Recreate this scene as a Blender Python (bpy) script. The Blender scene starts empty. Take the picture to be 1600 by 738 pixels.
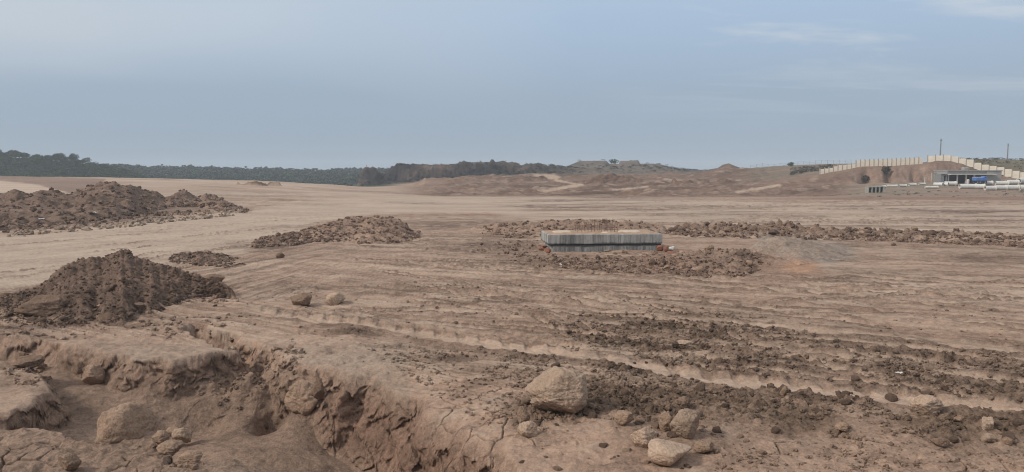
import bpy, math, random
import numpy as np

# ------------------------------------------------------------------ camera, sky, sun, exposure
scene = bpy.context.scene
COL = scene.collection
H = 4.0                                   # eye height above the graded plain
F = 1142.0                                # focal length in photo pixels (1600 wide)
PITCH = math.atan2(101.0, F)
CP, SP = math.cos(PITCH), math.sin(PITCH)

cam_data = bpy.data.cameras.new("camera")
cam_data.sensor_width = 36.0
cam_data.lens = F / 1600.0 * 36.0
cam_data.clip_start = 0.1
cam_data.clip_end = 8000.0
cam = bpy.data.objects.new("camera", cam_data)
cam.location = (0, 0, H)
cam.rotation_euler = (math.pi / 2 - PITCH, 0, 0)
COL.objects.link(cam)
scene.camera = cam

SUN_EL, SUN_AZ = math.radians(38), math.radians(-112)    # azimuth measured from +Y towards +X
world = bpy.data.worlds.new("World")
scene.world = world
world.use_nodes = True
nt = world.node_tree
nt.nodes.clear()


def wn(kind, **kw):
    n = nt.nodes.new(kind)
    for k, v in kw.items():
        setattr(n, k, v)
    return n


def ramp(tree, fac, stops):
    n = tree.nodes.new("ShaderNodeValToRGB")
    cr = n.color_ramp
    while len(cr.elements) < len(stops):
        cr.elements.new(0.5)
    for e, (p, c) in zip(cr.elements, stops):
        e.position = p
        e.color = (c[0], c[1], c[2], 1) if not isinstance(c, (int, float)) else (c, c, c, 1)
    tree.links.new(fac, n.inputs[0])
    return n.outputs[0]


def math_node(tree, op, a, b=None, c=None, clamp=False):
    n = tree.nodes.new("ShaderNodeMath")
    n.operation = op
    n.use_clamp = clamp
    for i, v in enumerate((a, b, c)):
        if v is None:
            continue
        if isinstance(v, (int, float)):
            n.inputs[i].default_value = v
        else:
            tree.links.new(v, n.inputs[i])
    return n.outputs[0]


def mix_node(tree, fac, a, b, mode="MIX"):
    n = tree.nodes.new("ShaderNodeMix")
    n.data_type = "RGBA"
    n.blend_type = mode
    n.clamp_factor = True
    for i, v in ((0, fac), (6, a), (7, b)):
        if isinstance(v, (int, float)):
            n.inputs[i].default_value = v
        elif isinstance(v, tuple):
            n.inputs[i].default_value = (v[0], v[1], v[2], 1)
        else:
            tree.links.new(v, n.inputs[i])
    return n.outputs[2]


def noise_node(tree, vec, scale, detail=4.0, rough=0.55, distortion=0.0):
    n = tree.nodes.new("ShaderNodeTexNoise")
    n.inputs["Scale"].default_value = scale
    n.inputs["Detail"].default_value = detail
    n.inputs["Roughness"].default_value = rough
    n.inputs["Distortion"].default_value = distortion
    if vec is not None:
        tree.links.new(vec, n.inputs["Vector"])
    return n.outputs["Fac"]


def mapping(tree, vec, scale=(1, 1, 1), loc=(0, 0, 0), rot=(0, 0, 0)):
    n = tree.nodes.new("ShaderNodeMapping")
    n.inputs["Scale"].default_value = scale
    n.inputs["Location"].default_value = loc
    n.inputs["Rotation"].default_value = rot
    tree.links.new(vec, n.inputs["Vector"])
    return n.outputs[0]


def build_sky():
    t = nt
    tc = wn("ShaderNodeTexCoord")
    d = tc.outputs["Generated"]
    sep = wn("ShaderNodeSeparateXYZ")
    t.links.new(d, sep.inputs[0])
    el = sep.outputs["Z"]
    sky = wn("ShaderNodeTexSky", sky_type="NISHITA", sun_disc=False)
    sky.sun_elevation = SUN_EL
    sky.sun_rotation = SUN_AZ
    sky.air_density = 1.0
    sky.dust_density = 3.0
    # overcast layer, values are ten times the radiance wanted (background strength 0.1)
    grad = ramp(t, el, [(0.0, (3.60, 4.55, 5.60)), (0.10, (3.50, 4.58, 5.95)), (0.20, (4.2, 5.75, 7.8)),
                        (0.32, (6.0, 6.9, 8.0)), (0.55, (7.2, 7.4, 7.8)), (1.0, (8.2, 8.3, 8.5))])
    # ColorRamp clamps nothing above one for floats, soft cloud texture follows
    # project the direction on a flat cloud deck so that far clouds flatten
    zc = math_node(t, "ADD", math_node(t, "MAXIMUM", el, 0.0), 0.10)
    px = math_node(t, "DIVIDE", sep.outputs["X"], zc)
    py = math_node(t, "DIVIDE", sep.outputs["Y"], zc)
    comb = wn("ShaderNodeCombineXYZ")
    t.links.new(px, comb.inputs[0])
    t.links.new(py, comb.inputs[1])
    deck = comb.outputs[0]
    soft = noise_node(t, mapping(t, deck, (0.22, 0.20, 1), (3.1, 1.7, 0), (0, 0, 0.35)), 1.0, 3.0, 0.5, 0.3)
    softm = ramp(t, soft, [(0.40, 0.0), (0.60, 1.0)])
    high = ramp(t, el, [(0.05, 0.0), (0.19, 1.0)])
    # brighter, warmer veil on the sun's side (left), bluer gap in the middle
    left = ramp(t, math_node(t, "MULTIPLY_ADD", sep.outputs["X"], -1.0, 0.5), [(0.42, 0.0), (1.0, 1.0)])
    veil = math_node(t, "MULTIPLY", high, math_node(t, "MULTIPLY", math_node(t, "MULTIPLY_ADD", left, 0.85, 0.10), math_node(t, "MULTIPLY_ADD", softm, 0.75, 0.25)))
    c1 = mix_node(t, veil, grad, (7.1, 7.5, 7.8))
    wisp = noise_node(t, mapping(t, deck, (0.7, 1.5, 1), (0.4, 5.2, 0), (0, 0, -0.25)), 1.0, 6.0, 0.62, 0.5)
    wm = ramp(t, wisp, [(0.48, 0.0), (0.68, 1.0)])
    right = ramp(t, sep.outputs["X"], [(0.08, 0.0), (0.35, 1.0)])
    c2 = mix_node(t, math_node(t, "MULTIPLY", math_node(t, "MULTIPLY", wm, right), math_node(t, "MULTIPLY", high, 0.9)),
                  c1, (7.2, 7.6, 8.1))
    c3 = mix_node(t, 0.9, sky.outputs[0], c2)
    bg = wn("ShaderNodeBackground")
    bg.inputs["Strength"].default_value = 0.1
    t.links.new(c3, bg.inputs["Color"])
    out = wn("ShaderNodeOutputWorld")
    t.links.new(bg.outputs[0], out.inputs["Surface"])


build_sky()

sun_data = bpy.data.lights.new("sun", "SUN")
sun_data.energy = 2.8
sun_data.angle = math.radians(10)
sun_data.color = (1.0, 0.92, 0.82)
sun = bpy.data.objects.new("sun", sun_data)
COL.objects.link(sun)
sun.rotation_euler = (math.pi / 2 - SUN_EL, 0, math.pi - SUN_AZ)

vs = scene.view_settings
vs.view_transform = "Standard"
vs.look = "None"
vs.exposure = -0.10
vs.gamma = 1.0
vs.use_curve_mapping = False
scene.cycles.use_denoising = True
scene.cycles.use_adaptive_sampling = False
scene.cycles.pixel_filter_type = "BLACKMAN_HARRIS"
scene.cycles.filter_width = 1.05
scene.cycles.volume_bounces = 1
scene.cycles.max_bounces = 6


# ------------------------------------------------------------------ projecting photo pixels on the ground
def G(px, py, z=0.0):
    """world x, y where the sight line through a photo pixel meets height z"""
    xc, yc = (px - 800.0) / F, (369.0 - py) / F
    dy, dz = CP + yc * SP, -SP + yc * CP
    t = (z - H) / dz
    return xc * t, dy * t


def project(X, Y, Z=0.0):
    dep = np.maximum(Y * CP + (H - Z) * SP, 0.5)
    return 800 + F * X / dep, 369 - F * (Y * SP - (H - Z) * CP) / dep


def at_depth(px, d, z=0.0):
    dep = d * CP + (H - z) * SP
    return (px - 800.0) / F * dep, d


def z_of(py, d):
    return H - (py - 268.0) / F * d


# ------------------------------------------------------------------ numpy noise
def _hash(ix, iy, seed):
    h = (ix.astype(np.int64) * 374761393 + iy.astype(np.int64) * 668265263 + seed * 974634777) & 0xFFFFFFFF
    h = ((h ^ (h >> 13)) * 1274126177) & 0xFFFFFFFF
    h = ((h ^ (h >> 15)) * 2246822519) & 0xFFFFFFFF
    return (h ^ (h >> 16)) & 0xFFFFFFFF


_GA = np.linspace(0, 2 * np.pi, 256, endpoint=False)
_GX, _GY = np.cos(_GA), np.sin(_GA)


def perlin(x, y, seed=0):
    x0, y0 = np.floor(x), np.floor(y)
    fx, fy = x - x0, y - y0
    ix, iy = x0.astype(np.int64), y0.astype(np.int64)
    ux = fx * fx * fx * (fx * (fx * 6 - 15) + 10)
    uy = fy * fy * fy * (fy * (fy * 6 - 15) + 10)

    def g(a, b, dx, dy):
        k = _hash(a, b, seed) & 255
        return _GX[k] * dx + _GY[k] * dy
    n00 = g(ix, iy, fx, fy)
    n10 = g(ix + 1, iy, fx - 1, fy)
    n01 = g(ix, iy + 1, fx, fy - 1)
    n11 = g(ix + 1, iy + 1, fx - 1, fy - 1)
    return 1.5 * ((n00 * (1 - ux) + n10 * ux) * (1 - uy) + (n01 * (1 - ux) + n11 * ux) * uy)


def fbm(x, y, octaves=4, seed=0, gain=0.5):
    a, s, t = 1.0, 0.0, 0.0
    for o in range(octaves):
        s = s + a * perlin(x, y, seed + o * 17)
        t += a
        x, y = (x * 1.6 - y * 1.2) + 13.7, (x * 1.2 + y * 1.6) - 7.3
        a *= gain
    return s / t


def ridged(x, y, octaves=4, seed=0):
    a, s, t = 1.0, 0.0, 0.0
    for o in range(octaves):
        s = s + a * (1 - 2 * np.abs(perlin(x, y, seed + o * 31)))
        t += a
        x, y = (x * 1.6 - y * 1.2) + 5.1, (x * 1.2 + y * 1.6) + 9.2
        a *= 0.5
    return s / t


def clods(x, y, size, seed, keep=0.7, rmin=0.2, rmax=0.62):
    """height of loose lumps, in metres"""
    gx, gy = x / size, y / size
    x0, y0 = np.floor(gx).astype(np.int64), np.floor(gy).astype(np.int64)
    best = np.zeros_like(gx)
    for dx in (-1, 0, 1):
        for dy in (-1, 0, 1):
            cx, cy = x0 + dx, y0 + dy
            h1 = _hash(cx, cy, seed) / 4294967296.0
            h2 = _hash(cx, cy, seed + 101) / 4294967296.0
            h3 = _hash(cx, cy, seed + 202) / 4294967296.0
            h4 = _hash(cx, cy, seed + 303) / 4294967296.0
            r = rmin + (rmax - rmin) * h3 ** 2
            ex, ey = gx - (cx + h1), gy - (cy + h2)
            an = h4 * 6.283
            a = (ex * np.cos(an) + ey * np.sin(an)) * (0.75 + 0.5 * h1)
            b = (-ex * np.sin(an) + ey * np.cos(an)) * (1.25 - 0.4 * h2)
            q = np.maximum(np.abs(a) * 1.05, np.abs(b)) * 0.55 + np.sqrt(a * a + b * b) * 0.55
            hh = np.clip(1.25 * (1 - (q / r) ** 2.2), 0, 0.85 + 0.3 * (a * (h1 - .5) + b * (h2 - .5)) / r) * r * 0.95
            hh = np.where(h4 < keep, hh, 0)
            best = np.maximum(best, hh)
    return best * size


def cracks(x, y, size, seed):
    """0 on the lines between dried plates, rising to 1 inside"""
    gx, gy = x / size, y / size
    x0, y0 = np.floor(gx).astype(np.int64), np.floor(gy).astype(np.int64)
    f1 = np.full(gx.shape, 9.0)
    f2 = np.full(gx.shape, 9.0)
    for dx in (-1, 0, 1):
        for dy in (-1, 0, 1):
            cx, cy = x0 + dx, y0 + dy
            ex = gx - (cx + _hash(cx, cy, seed) / 4294967296.0)
            ey = gy - (cy + _hash(cx, cy, seed + 7) / 4294967296.0)
            dd = np.sqrt(ex * ex + ey * ey)
            f2 = np.minimum(f2, np.maximum(f1, dd))
            f1 = np.minimum(f1, dd)
    return f2 - f1


def cellval(x, y, size, seed):
    """one random value per broken chunk"""
    gx, gy = x / size, y / size
    x0, y0 = np.floor(gx).astype(np.int64), np.floor(gy).astype(np.int64)
    f1 = np.full(gx.shape, 9.0)
    val = np.zeros(gx.shape)
    for dx in (-1, 0, 1):
        for dy in (-1, 0, 1):
            cx, cy = x0 + dx, y0 + dy
            ex = gx - (cx + _hash(cx, cy, seed) / 4294967296.0)
            ey = gy - (cy + _hash(cx, cy, seed + 7) / 4294967296.0)
            dd = ex * ex + ey * ey
            h = _hash(cx, cy, seed + 13) / 4294967296.0
            val = np.where(dd < f1, h - .5 + .5 * (ex * (h - .5) + ey * (.5 - h)), val)
            f1 = np.minimum(f1, dd)
    return val


def noise3(p, s, seed):
    return (fbm(p[:, 0] * s + 3.1 * p[:, 2], p[:, 1] * s - 2.2 * p[:, 2] * s, 3, seed) + fbm(p[:, 2] * s + 1.7 * p[:, 1], p[:, 0] * s + 2.9, 3, seed + 5)) * .5


def sstep(a, b, x):
    t = np.clip((x - a) / (b - a), 0, 1)
    return t * t * (3 - 2 * t)


def poly_sd(x, y, pts):
    """signed distance to a polygon, positive inside"""
    pts = np.asarray(pts, float)
    best = np.full(x.shape, 1e18)
    inside = np.zeros(x.shape, bool)
    n = len(pts)
    for i in range(n):
        ax, ay = pts[i]
        bx, by = pts[(i + 1) % n]
        ex, ey = bx - ax, by - ay
        t = np.clip(((x - ax) * ex + (y - ay) * ey) / (ex * ex + ey * ey + 1e-12), 0, 1)
        dd = (x - ax - t * ex) ** 2 + (y - ay - t * ey) ** 2
        best = np.minimum(best, dd)
        c = ((ay > y) != (by > y))
        if by != ay:
            inside ^= c & (x < (bx - ax) * (y - ay) / (by - ay) + ax)
    s = np.sqrt(best)
    return np.where(inside, s, -s)


def on(mask, fn, *arr):
    """evaluate an expensive field only where mask > 0"""
    out = np.zeros(mask.shape)
    i = np.nonzero(mask > 0.002)
    if len(i[0]):
        out[i] = fn(*[a[i] for a in arr])
    return out


# ------------------------------------------------------------------ the lie of the land, as ridge lines at growing depth
def _z(l):
    return ("z", l)


LAYERS = [
    (50, _z([(0, 0)])),
    (75, _z([(-600, .7), (0, .5), (400, .25), (600, 0)])),
    (104, _z([(-600, 1.8), (0, 1.4), (300, 1.0), (560, .3), (700, 0), (2000, 0)])),
    (130, [(-600, 286), (0, 288), (300, 290), (450, 295), (560, 300), (640, 302), (850, 303), (1200, 303.5), (1300, 303), (1360, 301), (1600, 301), (2200, 300)]),
    (150, [(-600, 279), (0, 281), (300, 284), (450, 288), (560, 294), (690, 297), (850, 298), (1000, 297), (1200, 296), (1300, 292), (1400, 291), (1600, 291), (2200, 290)]),
    (158, [(-600, 276), (0, 278.5), (300, 282), (450, 286), (560, 292), (690, 295), (850, 296.5), (1000, 295), (1200, 291), (1300, 287), (1400, 286.5), (1600, 286), (2200, 285)]),
    (166, [(-600, 273), (0, 275), (200, 278), (300, 280), (400, 282), (500, 287), (560, 291), (690, 291.5), (850, 294), (1000, 293), (1200, 287), (1280, 284), (1440, 284), (1600, 284), (2200, 283)]),
    (172, [(-600, 275), (0, 277), (200, 280), (400, 285), (560, 293), (690, 288), (760, 289), (850, 292), (1000, 290), (1200, 283), (1280, 273), (1300, 268.5), (1340, 260.5), (1400, 258.5), (1440, 255.5), (1460, 250.5), (1480, 251), (1500, 255), (1525, 263), (1550, 268), (1580, 274), (1600, 277), (1700, 284), (2200, 284)]),
    (186, [(-600, 300), (560, 300), (640, 295), (652, 292), (664, 281), (690, 280), (760, 282), (850, 289), (900, 287), (1000, 284), (1100, 283), (1200, 279), (1280, 267), (1340, 260), (1440, 254), (1460, 250), (1500, 248.5), (1540, 248), (1600, 250), (2200, 252)]),
    (230, [(-600, 320), (0, 320), (500, 315), (600, 292), (640, 291), (655, 288), (668, 279), (690, 279), (760, 276), (830, 274.5), (860, 276), (900, 273), (1000, 274), (1060, 272), (1100, 271), (1130, 264), (1160, 263), (1200, 261), (1290, 257.5), (1440, 254), (1600, 250), (2200, 250)]),
    (262, [(-600, 315), (548, 300), (560, 290), (575, 287), (600, 286), (640, 285), (690, 277), (760, 273), (830, 271), (1000, 271), (1060, 269), (1100, 268), (1120, 264), (1130, 258), (1140, 258), (1150, 264), (1200, 260), (1290, 256.5), (2200, 252)]),
    (275, [(-600, 315), (552, 300), (560, 285), (566, 266), (572, 263), (587, 262.5), (592, 268), (598, 272), (604, 268), (613, 262.5), (690, 261), (760, 257), (800, 258), (830, 261), (870, 263), (1000, 264), (1060, 265), (1090, 267), (1115, 267), (1128, 257), (1142, 257), (1160, 264), (1200, 260), (1290, 256), (2200, 252)]),
    (321, [(-600, 293), (0, 275), (200, 290), (400, 303), (540, 302), (600, 286), (690, 264), (830, 263), (880, 263), (900, 260), (950, 260), (1000, 260), (1030, 261), (1060, 265), (1090, 268), (1200, 263), (2200, 259)]),
    (330, [(-600, 290), (0, 270), (200, 285), (400, 300), (540, 300), (600, 285), (690, 262), (830, 262), (880, 262), (892, 257), (905, 251.5), (947, 251.5), (951, 256), (966, 256.5), (968, 251), (997, 251), (999, 256), (1030, 256.5), (1060, 264), (1090, 267.5), (1200, 263), (2200, 260)]),
    (360, [(-600, 240), (0, 246), (60, 247), (120, 254), (190, 268), (230, 282), (400, 295), (560, 290), (700, 275), (1000, 268), (1100, 270), (2200, 270)]),
    (450, [(-600, 260), (0, 262), (200, 272), (230, 280), (400, 288), (560, 288), (650, 275), (2200, 275)]),
    (560, [(-600, 262), (0, 262), (200, 268), (300, 269), (400, 271), (500, 273.5), (560, 274), (620, 273), (700, 276), (2200, 276)]),
    (900, [(0, 279)]),
    (2600, [(0, 272)]),
]


def layer_z(k, u):
    d, p = LAYERS[k]
    if isinstance(p, tuple):
        a = np.array(p[1], float)
        return np.interp(u, a[:, 0], a[:, 1])
    a = np.array(p, float)
    return H - (np.interp(u, a[:, 0], a[:, 1]) - 268.0) / F * d


def base_z(u, d):
    z = np.zeros_like(d)
    for k in range(len(LAYERS) - 1):
        d0, d1 = LAYERS[k][0], LAYERS[k + 1][0]
        m = (d > d0) & (d <= d1)
        if not m.any():
            continue
        t = (d[m] - d0) / (d1 - d0)
        t = 0.45 * t + 0.55 * t * t * (3 - 2 * t)
        z[m] = layer_z(k, u[m]) * (1 - t) + layer_z(k + 1, u[m]) * t
    z[d > LAYERS[-1][0]] = layer_z(len(LAYERS) - 1, np.zeros(1))[0]
    return z


# ------------------------------------------------------------------ the washed-out pit in front
def gpoly(l, z=0.0):
    return [G(px, py, z) for px, py in l]


PIT = gpoly([(-330, 540), (-60, 522), (30, 527), (70, 531), (100, 534), (150, 546), (215, 560), (270, 562), (320, 556),
             (366, 548), (350, 542), (326, 534), (282, 513), (300, 503), (352, 515), (402, 533), (440, 552), (480, 562),
             (515, 570), (545, 580), (575, 580), (605, 590), (650, 610), (690, 640), (740, 668), (790, 700), (830, 735),
             (900, 800), (500, 800), (455, 740), (400, 728), (330, 722), (262, 728), (240, 790), (-330, 790)])
BANKS = [(gpoly([(-330, 560), (0, 566), (35, 574), (68, 592), (76, 612), (40, 640), (-40, 655), (-330, 700)], -.15), .15, .30),
         (gpoly([(-330, 655), (0, 672), (60, 668), (125, 692), (185, 692), (236, 676), (252, 700), (262, 790), (-330, 790)], -.2), .2, .16),
         (gpoly([(250, 735), (330, 724), (400, 729), (455, 741), (490, 800), (230, 800)], -.3), .3, .12)]
PIT_FLOOR = [(20, 600, .55), (100, 562, .42), (150, 610, .62), (110, 650, .8), (210, 640, .75), (280, 690, 1.2), (330, 680, 1.3),
             (430, 700, 1.75), (380, 650, 1.05), (330, 620, .75), (400, 600, .55), (450, 600, .5), (470, 640, .85), (520, 660, 1.5),
             (560, 720, 2.0), (640, 700, 2.1), (740, 760, 2.2), (420, 555, .6), (385, 545, .7), (350, 532, .6), (310, 516, .42), (230, 600, .55),
             (850, 800, 1.5)]


def pit(X, Y):
    """drop below the plain and how far inside the pit a point is"""
    m = (Y < 24) & (Y > 4) & (X > -16) & (X < 5)
    z = np.zeros_like(X)
    ins = np.zeros_like(X)
    face = np.zeros_like(X)
    i = np.nonzero(m)
    if not len(i[0]):
        return z, ins, face
    x, y = X[i], Y[i]
    wob = .24 * fbm(x * 1.0, y * 1.0, 2, 41) + .07 * fbm(x * 3, y * 3, 2, 43)
    sd = poly_sd(x, y, PIT) + wob
    fx = np.array([G(a, b, -c)[0] for a, b, c in PIT_FLOOR])
    fy = np.array([G(a, b, -c)[1] for a, b, c in PIT_FLOOR])
    fc = np.array([c for a, b, c in PIT_FLOOR])
    num = np.zeros_like(x)
    den = np.zeros_like(x)
    for a, b, c in zip(fx, fy, fc):
        w = 1.0 / ((x - a) ** 2 + (y - b) ** 2 + .04) ** 1.6
        num += w * c
        den += w
    dep = num / den
    u, v = project(x, y)
    width = .40 + .75 * sstep(470, 640, u) + .25 * sstep(395, 470, u) * (1 - sstep(560, 600, u))
    t = np.clip(sd / width, 0, 1)
    steep = np.where(u < 520, 1 - (1 - t) ** 1.25, sstep(0, 1, t) * .5 + (1 - (1 - t) ** 2) * .5)
    dep = dep + .10 * fbm(x * .8, y * .8, 3, 51)
    zz = -dep * steep
    # eased shoulder outside the rim
    zz -= .14 * np.exp(-np.maximum(-sd, 0) / .55) * sstep(380, 480, u) * (1 - steep)
    # rills and buttresses on the faces
    fm = steep * (1 - steep) * 4
    zz += fm * .10 * fbm(x * 1.3, y * 1.3, 2, 55)
    for poly, drop, wid in BANKS:
        s2 = poly_sd(x, y, poly) + wob * .9
        t2 = sstep(-wid, 0.02, s2)
        top = -drop + .09 * fbm(x * 1.3, y * 1.3, 3, 61)
        zz = np.where(s2 > -wid, np.maximum(zz, zz * (1 - t2) + top * t2), zz)
        fm = np.maximum(fm * (s2 < -wid), t2 * (1 - t2) * 4)
    z[i] = zz
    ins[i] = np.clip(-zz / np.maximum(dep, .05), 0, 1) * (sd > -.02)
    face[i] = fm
    return z, ins, face


# ------------------------------------------------------------------ regions of the plain, drawn as outlines on the ground
PALE = [(-700, 560), (-300, 500), (0, 455), (200, 428), (380, 396), (430, 376), (480, 352), (560, 337), (640, 333), (760, 331),
        (830, 343), (1000, 346), (1080, 351), (1300, 358), (1600, 367), (2300, 385), (2300, 317), (1600, 318), (1300, 318),
        (1100, 313), (950, 307), (850, 303), (700, 305), (560, 311), (450, 322), (392, 333), (330, 338), (250, 346), (100, 360), (0, 368), (-700, 400)]
CHURN = [(600, 556), (700, 553), (770, 574), (840, 600), (800, 640), (840, 668), (960, 660), (1010, 690), (1110, 690), (1190, 676), (1300, 680), (1400, 672),
         (1480, 700), (1560, 690), (1620, 730), (2100, 760), (2100, 560), (1600, 556), (1400, 540), (1290, 518), (1200, 500), (1080, 482), (985, 487),
         (900, 497), (830, 520), (900, 545), (760, 545)]
CRUST = [(1090, 738), (1130, 700), (1190, 680), (1300, 682), (1400, 674), (1480, 702), (1560, 695), (1640, 735), (1700, 900), (1000, 900)]
CRATER = [(770, 352), (800, 350), (820, 352), (850, 395), (960, 398), (1050, 396), (1100, 392), (1190, 398), (1180, 428), (1080, 434),
          (960, 430), (860, 420), (800, 412), (760, 398), (750, 372)]
REDDISH = [(1060, 392), (1180, 384), (1260, 402), (1300, 440), (1180, 452), (1090, 436), (960, 436), (980, 425)]
GREYISH = [(1190, 364), (1240, 366), (1330, 388), (1340, 402), (1290, 412), (1220, 400), (1180, 384)]
ORANGE = [(1225, 414), (1245, 408), (1275, 413), (1278, 424), (1240, 428)]
LOWSOFT = [(-400, 366), (0, 362), (120, 354), (250, 342), (330, 330), (392, 335), (392, 330), (300, 323), (100, 326), (-400, 330)]

SCUFFS = [  # small torn-up dark patches on the plain: centre, radii in picture pixels, strength
    (555, 521, 45, 8, 1.0), (770, 472, 60, 7, .9), (470, 449, 40, 6, .8), (620, 459, 70, 5, .7), (1295, 437, 50, 8, .9), (1375, 446, 30, 3, .7),  # first entry darkens the soil for the shadow in a small hole
    (1545, 402, 70, 14, .6), (1330, 382, 40, 10, .55), (640, 410, 40, 6, .5), (990, 512, 30, 6, .8), (1080, 495, 60, 6, .8), (1290, 405, 50, 4, .7),
    (420, 385, 70, 9, .8), (300, 408, 60, 7, .5), (690, 352, 60, 7, .7), (760, 350, 60, 9, .6), (740, 385, 60, 14, .6), (820, 412, 60, 8, .7),
    (40, 470, 70, 16, .9), (150, 500, 110, 16, .9), (10, 520, 60, 14, .8), (1010, 440, 120, 10, .5), (620, 545, 60, 5, .8), (700, 560, 50, 8, .8),
    (450, 355, 60, 3, .4), (640, 318, 60, 1.6, .5), (560, 303, 80, 1.6, .6), (330, 312, 60, 3, .6), (440, 312, 70, 3.5, .6), (500, 322, 50, 2, .5),
    (830, 322, 40, 2, .9), (890, 325, 50, 2, .9), (1000, 327, 60, 1.6, .8), (1500, 331, 120, 2.5, .9), (1400, 327, 100, 1.6, .8), (1250, 338, 90, 1.6, .6),
    (1100, 323, 90, 1.8, .7), (960, 309, 60, 1.6, .8), (880, 314, 60, 1.4, .8), (1050, 334, 80, 1.4, .5), (1450, 347, 160, 1.2, .5), (1250, 352, 120, 1.0, .4)]

TRACKS = [  # line in the ground, half width in pixels, depth of the rut, tread, paleness
    ([(380, 486), (470, 496), (560, 506), (660, 521), (760, 536), (900, 554), (1000, 571), (1100, 590), (1250, 606), (1430, 629), (1600, 640), (1900, 668)], 7.2, .06, 1, 1.0),
    ([(560, 452), (700, 462), (850, 476), (1000, 492), (1100, 501), (1300, 516), (1450, 535), (1600, 551), (1900, 590)], 2.8, .035, 0, .95),
    ([(640, 428), (700, 436), (770, 452), (830, 466), (900, 474)], 2.0, .025, 0, .4),
    ([(660, 426), (730, 436), (800, 451), (860, 464), (940, 474)], 2.0, .025, 0, .4),
    ([(420, 440), (600, 447), (800, 455), (1000, 470), (1300, 492), (1600, 520)], 2.2, .025, 0, .35),
    ([(400, 420), (600, 425), (900, 440), (1300, 462), (1600, 484)], 2.0, .025, 0, .35),
    ([(1120, 432), (1300, 446), (1600, 470), (1900, 490)], 2.0, .02, 0, .35),
]
for _line, _hw in (([(700, 432), (820, 452), (960, 482), (1100, 515), (1250, 560), (1400, 600)], 2.4), ([(740, 430), (880, 452), (1020, 480), (1180, 512), (1350, 560), (1500, 610)], 2.4),
                   ([(1000, 436), (1200, 450), (1400, 480), (1600, 530)], 2.8), ([(1040, 432), (1240, 446), (1440, 474), (1640, 520)], 2.8),
                   ([(500, 420), (640, 440), (760, 470), (860, 510), (940, 560)], 2.2), ([(540, 416), (680, 436), (800, 464), (910, 505), (1000, 556)], 2.2),
                   ([(420, 500), (520, 488), (660, 484), (850, 492), (1000, 512)], 2.6), ([(1180, 470), (1350, 468), (1500, 452), (1640, 428)], 2.0)):
    TRACKS.append((_line, _hw, .03, 0, .8))
_rt = random.Random(77)
for _k in range(34):
    _v0 = 318 + 215 * _rt.random() ** 1.3
    _a = _rt.uniform(420, 1250)
    _b = _a + _rt.uniform(250, 900)
    _hw = _rt.uniform(1.3, 2.9) * (.5 + (_v0 - 300) / 200)
    _p = _rt.choice((.45, .65, .8, .95))
    _bow = _rt.uniform(-11, 11) * (_v0 - 290) / 150
    for _off in (0, _rt.choice((5.5, 7.0))):
        _l = []
        for _i in range(6):
            _u = _a + (_b - _a) * _i / 5
            _l.append((_u, _v0 + (_v0 - 340) * .00075 * (_u - 600) + _bow * math.sin(math.pi * _i / 5) + _off * (_v0 - 268) / 120))
        TRACKS.append((_l, _hw, .03, 0, _p))
for _k in range(16):                       # haul road ruts sweeping round the bend
    _v0 = _rt.uniform(366, 470)
    _a, _b = _rt.choice(((-200, 420), (0, 560), (100, 620), (-200, 300)))
    _l = [(_a + (_b - _a) * _i / 7.0, 310 + (_v0 - 310) * (900 - (_a + (_b - _a) * _i / 7.0)) / 900) for _i in range(8)]
    TRACKS.append((_l, _rt.uniform(.9, 1.8), .025, 0, _rt.choice((.2, .5, .7))))

TAN = np.array([.358, .247, .182])
DUST = np.array([.414, .323, .252])
DARK = np.array([.124, .085, .060])
BROWN = np.array([.180, .122, .092])
RED = np.array([.262, .165, .118])
ORG = np.array([.44, .25, .15])
GREY = np.array([.27, .245, .215])
FACE = np.array([.225, .142, .102])
VEG = np.array([.032, .042, .028])
ROCKD = np.array([.024, .023, .026])
GRASS = np.array([.125, .105, .082])


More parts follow.
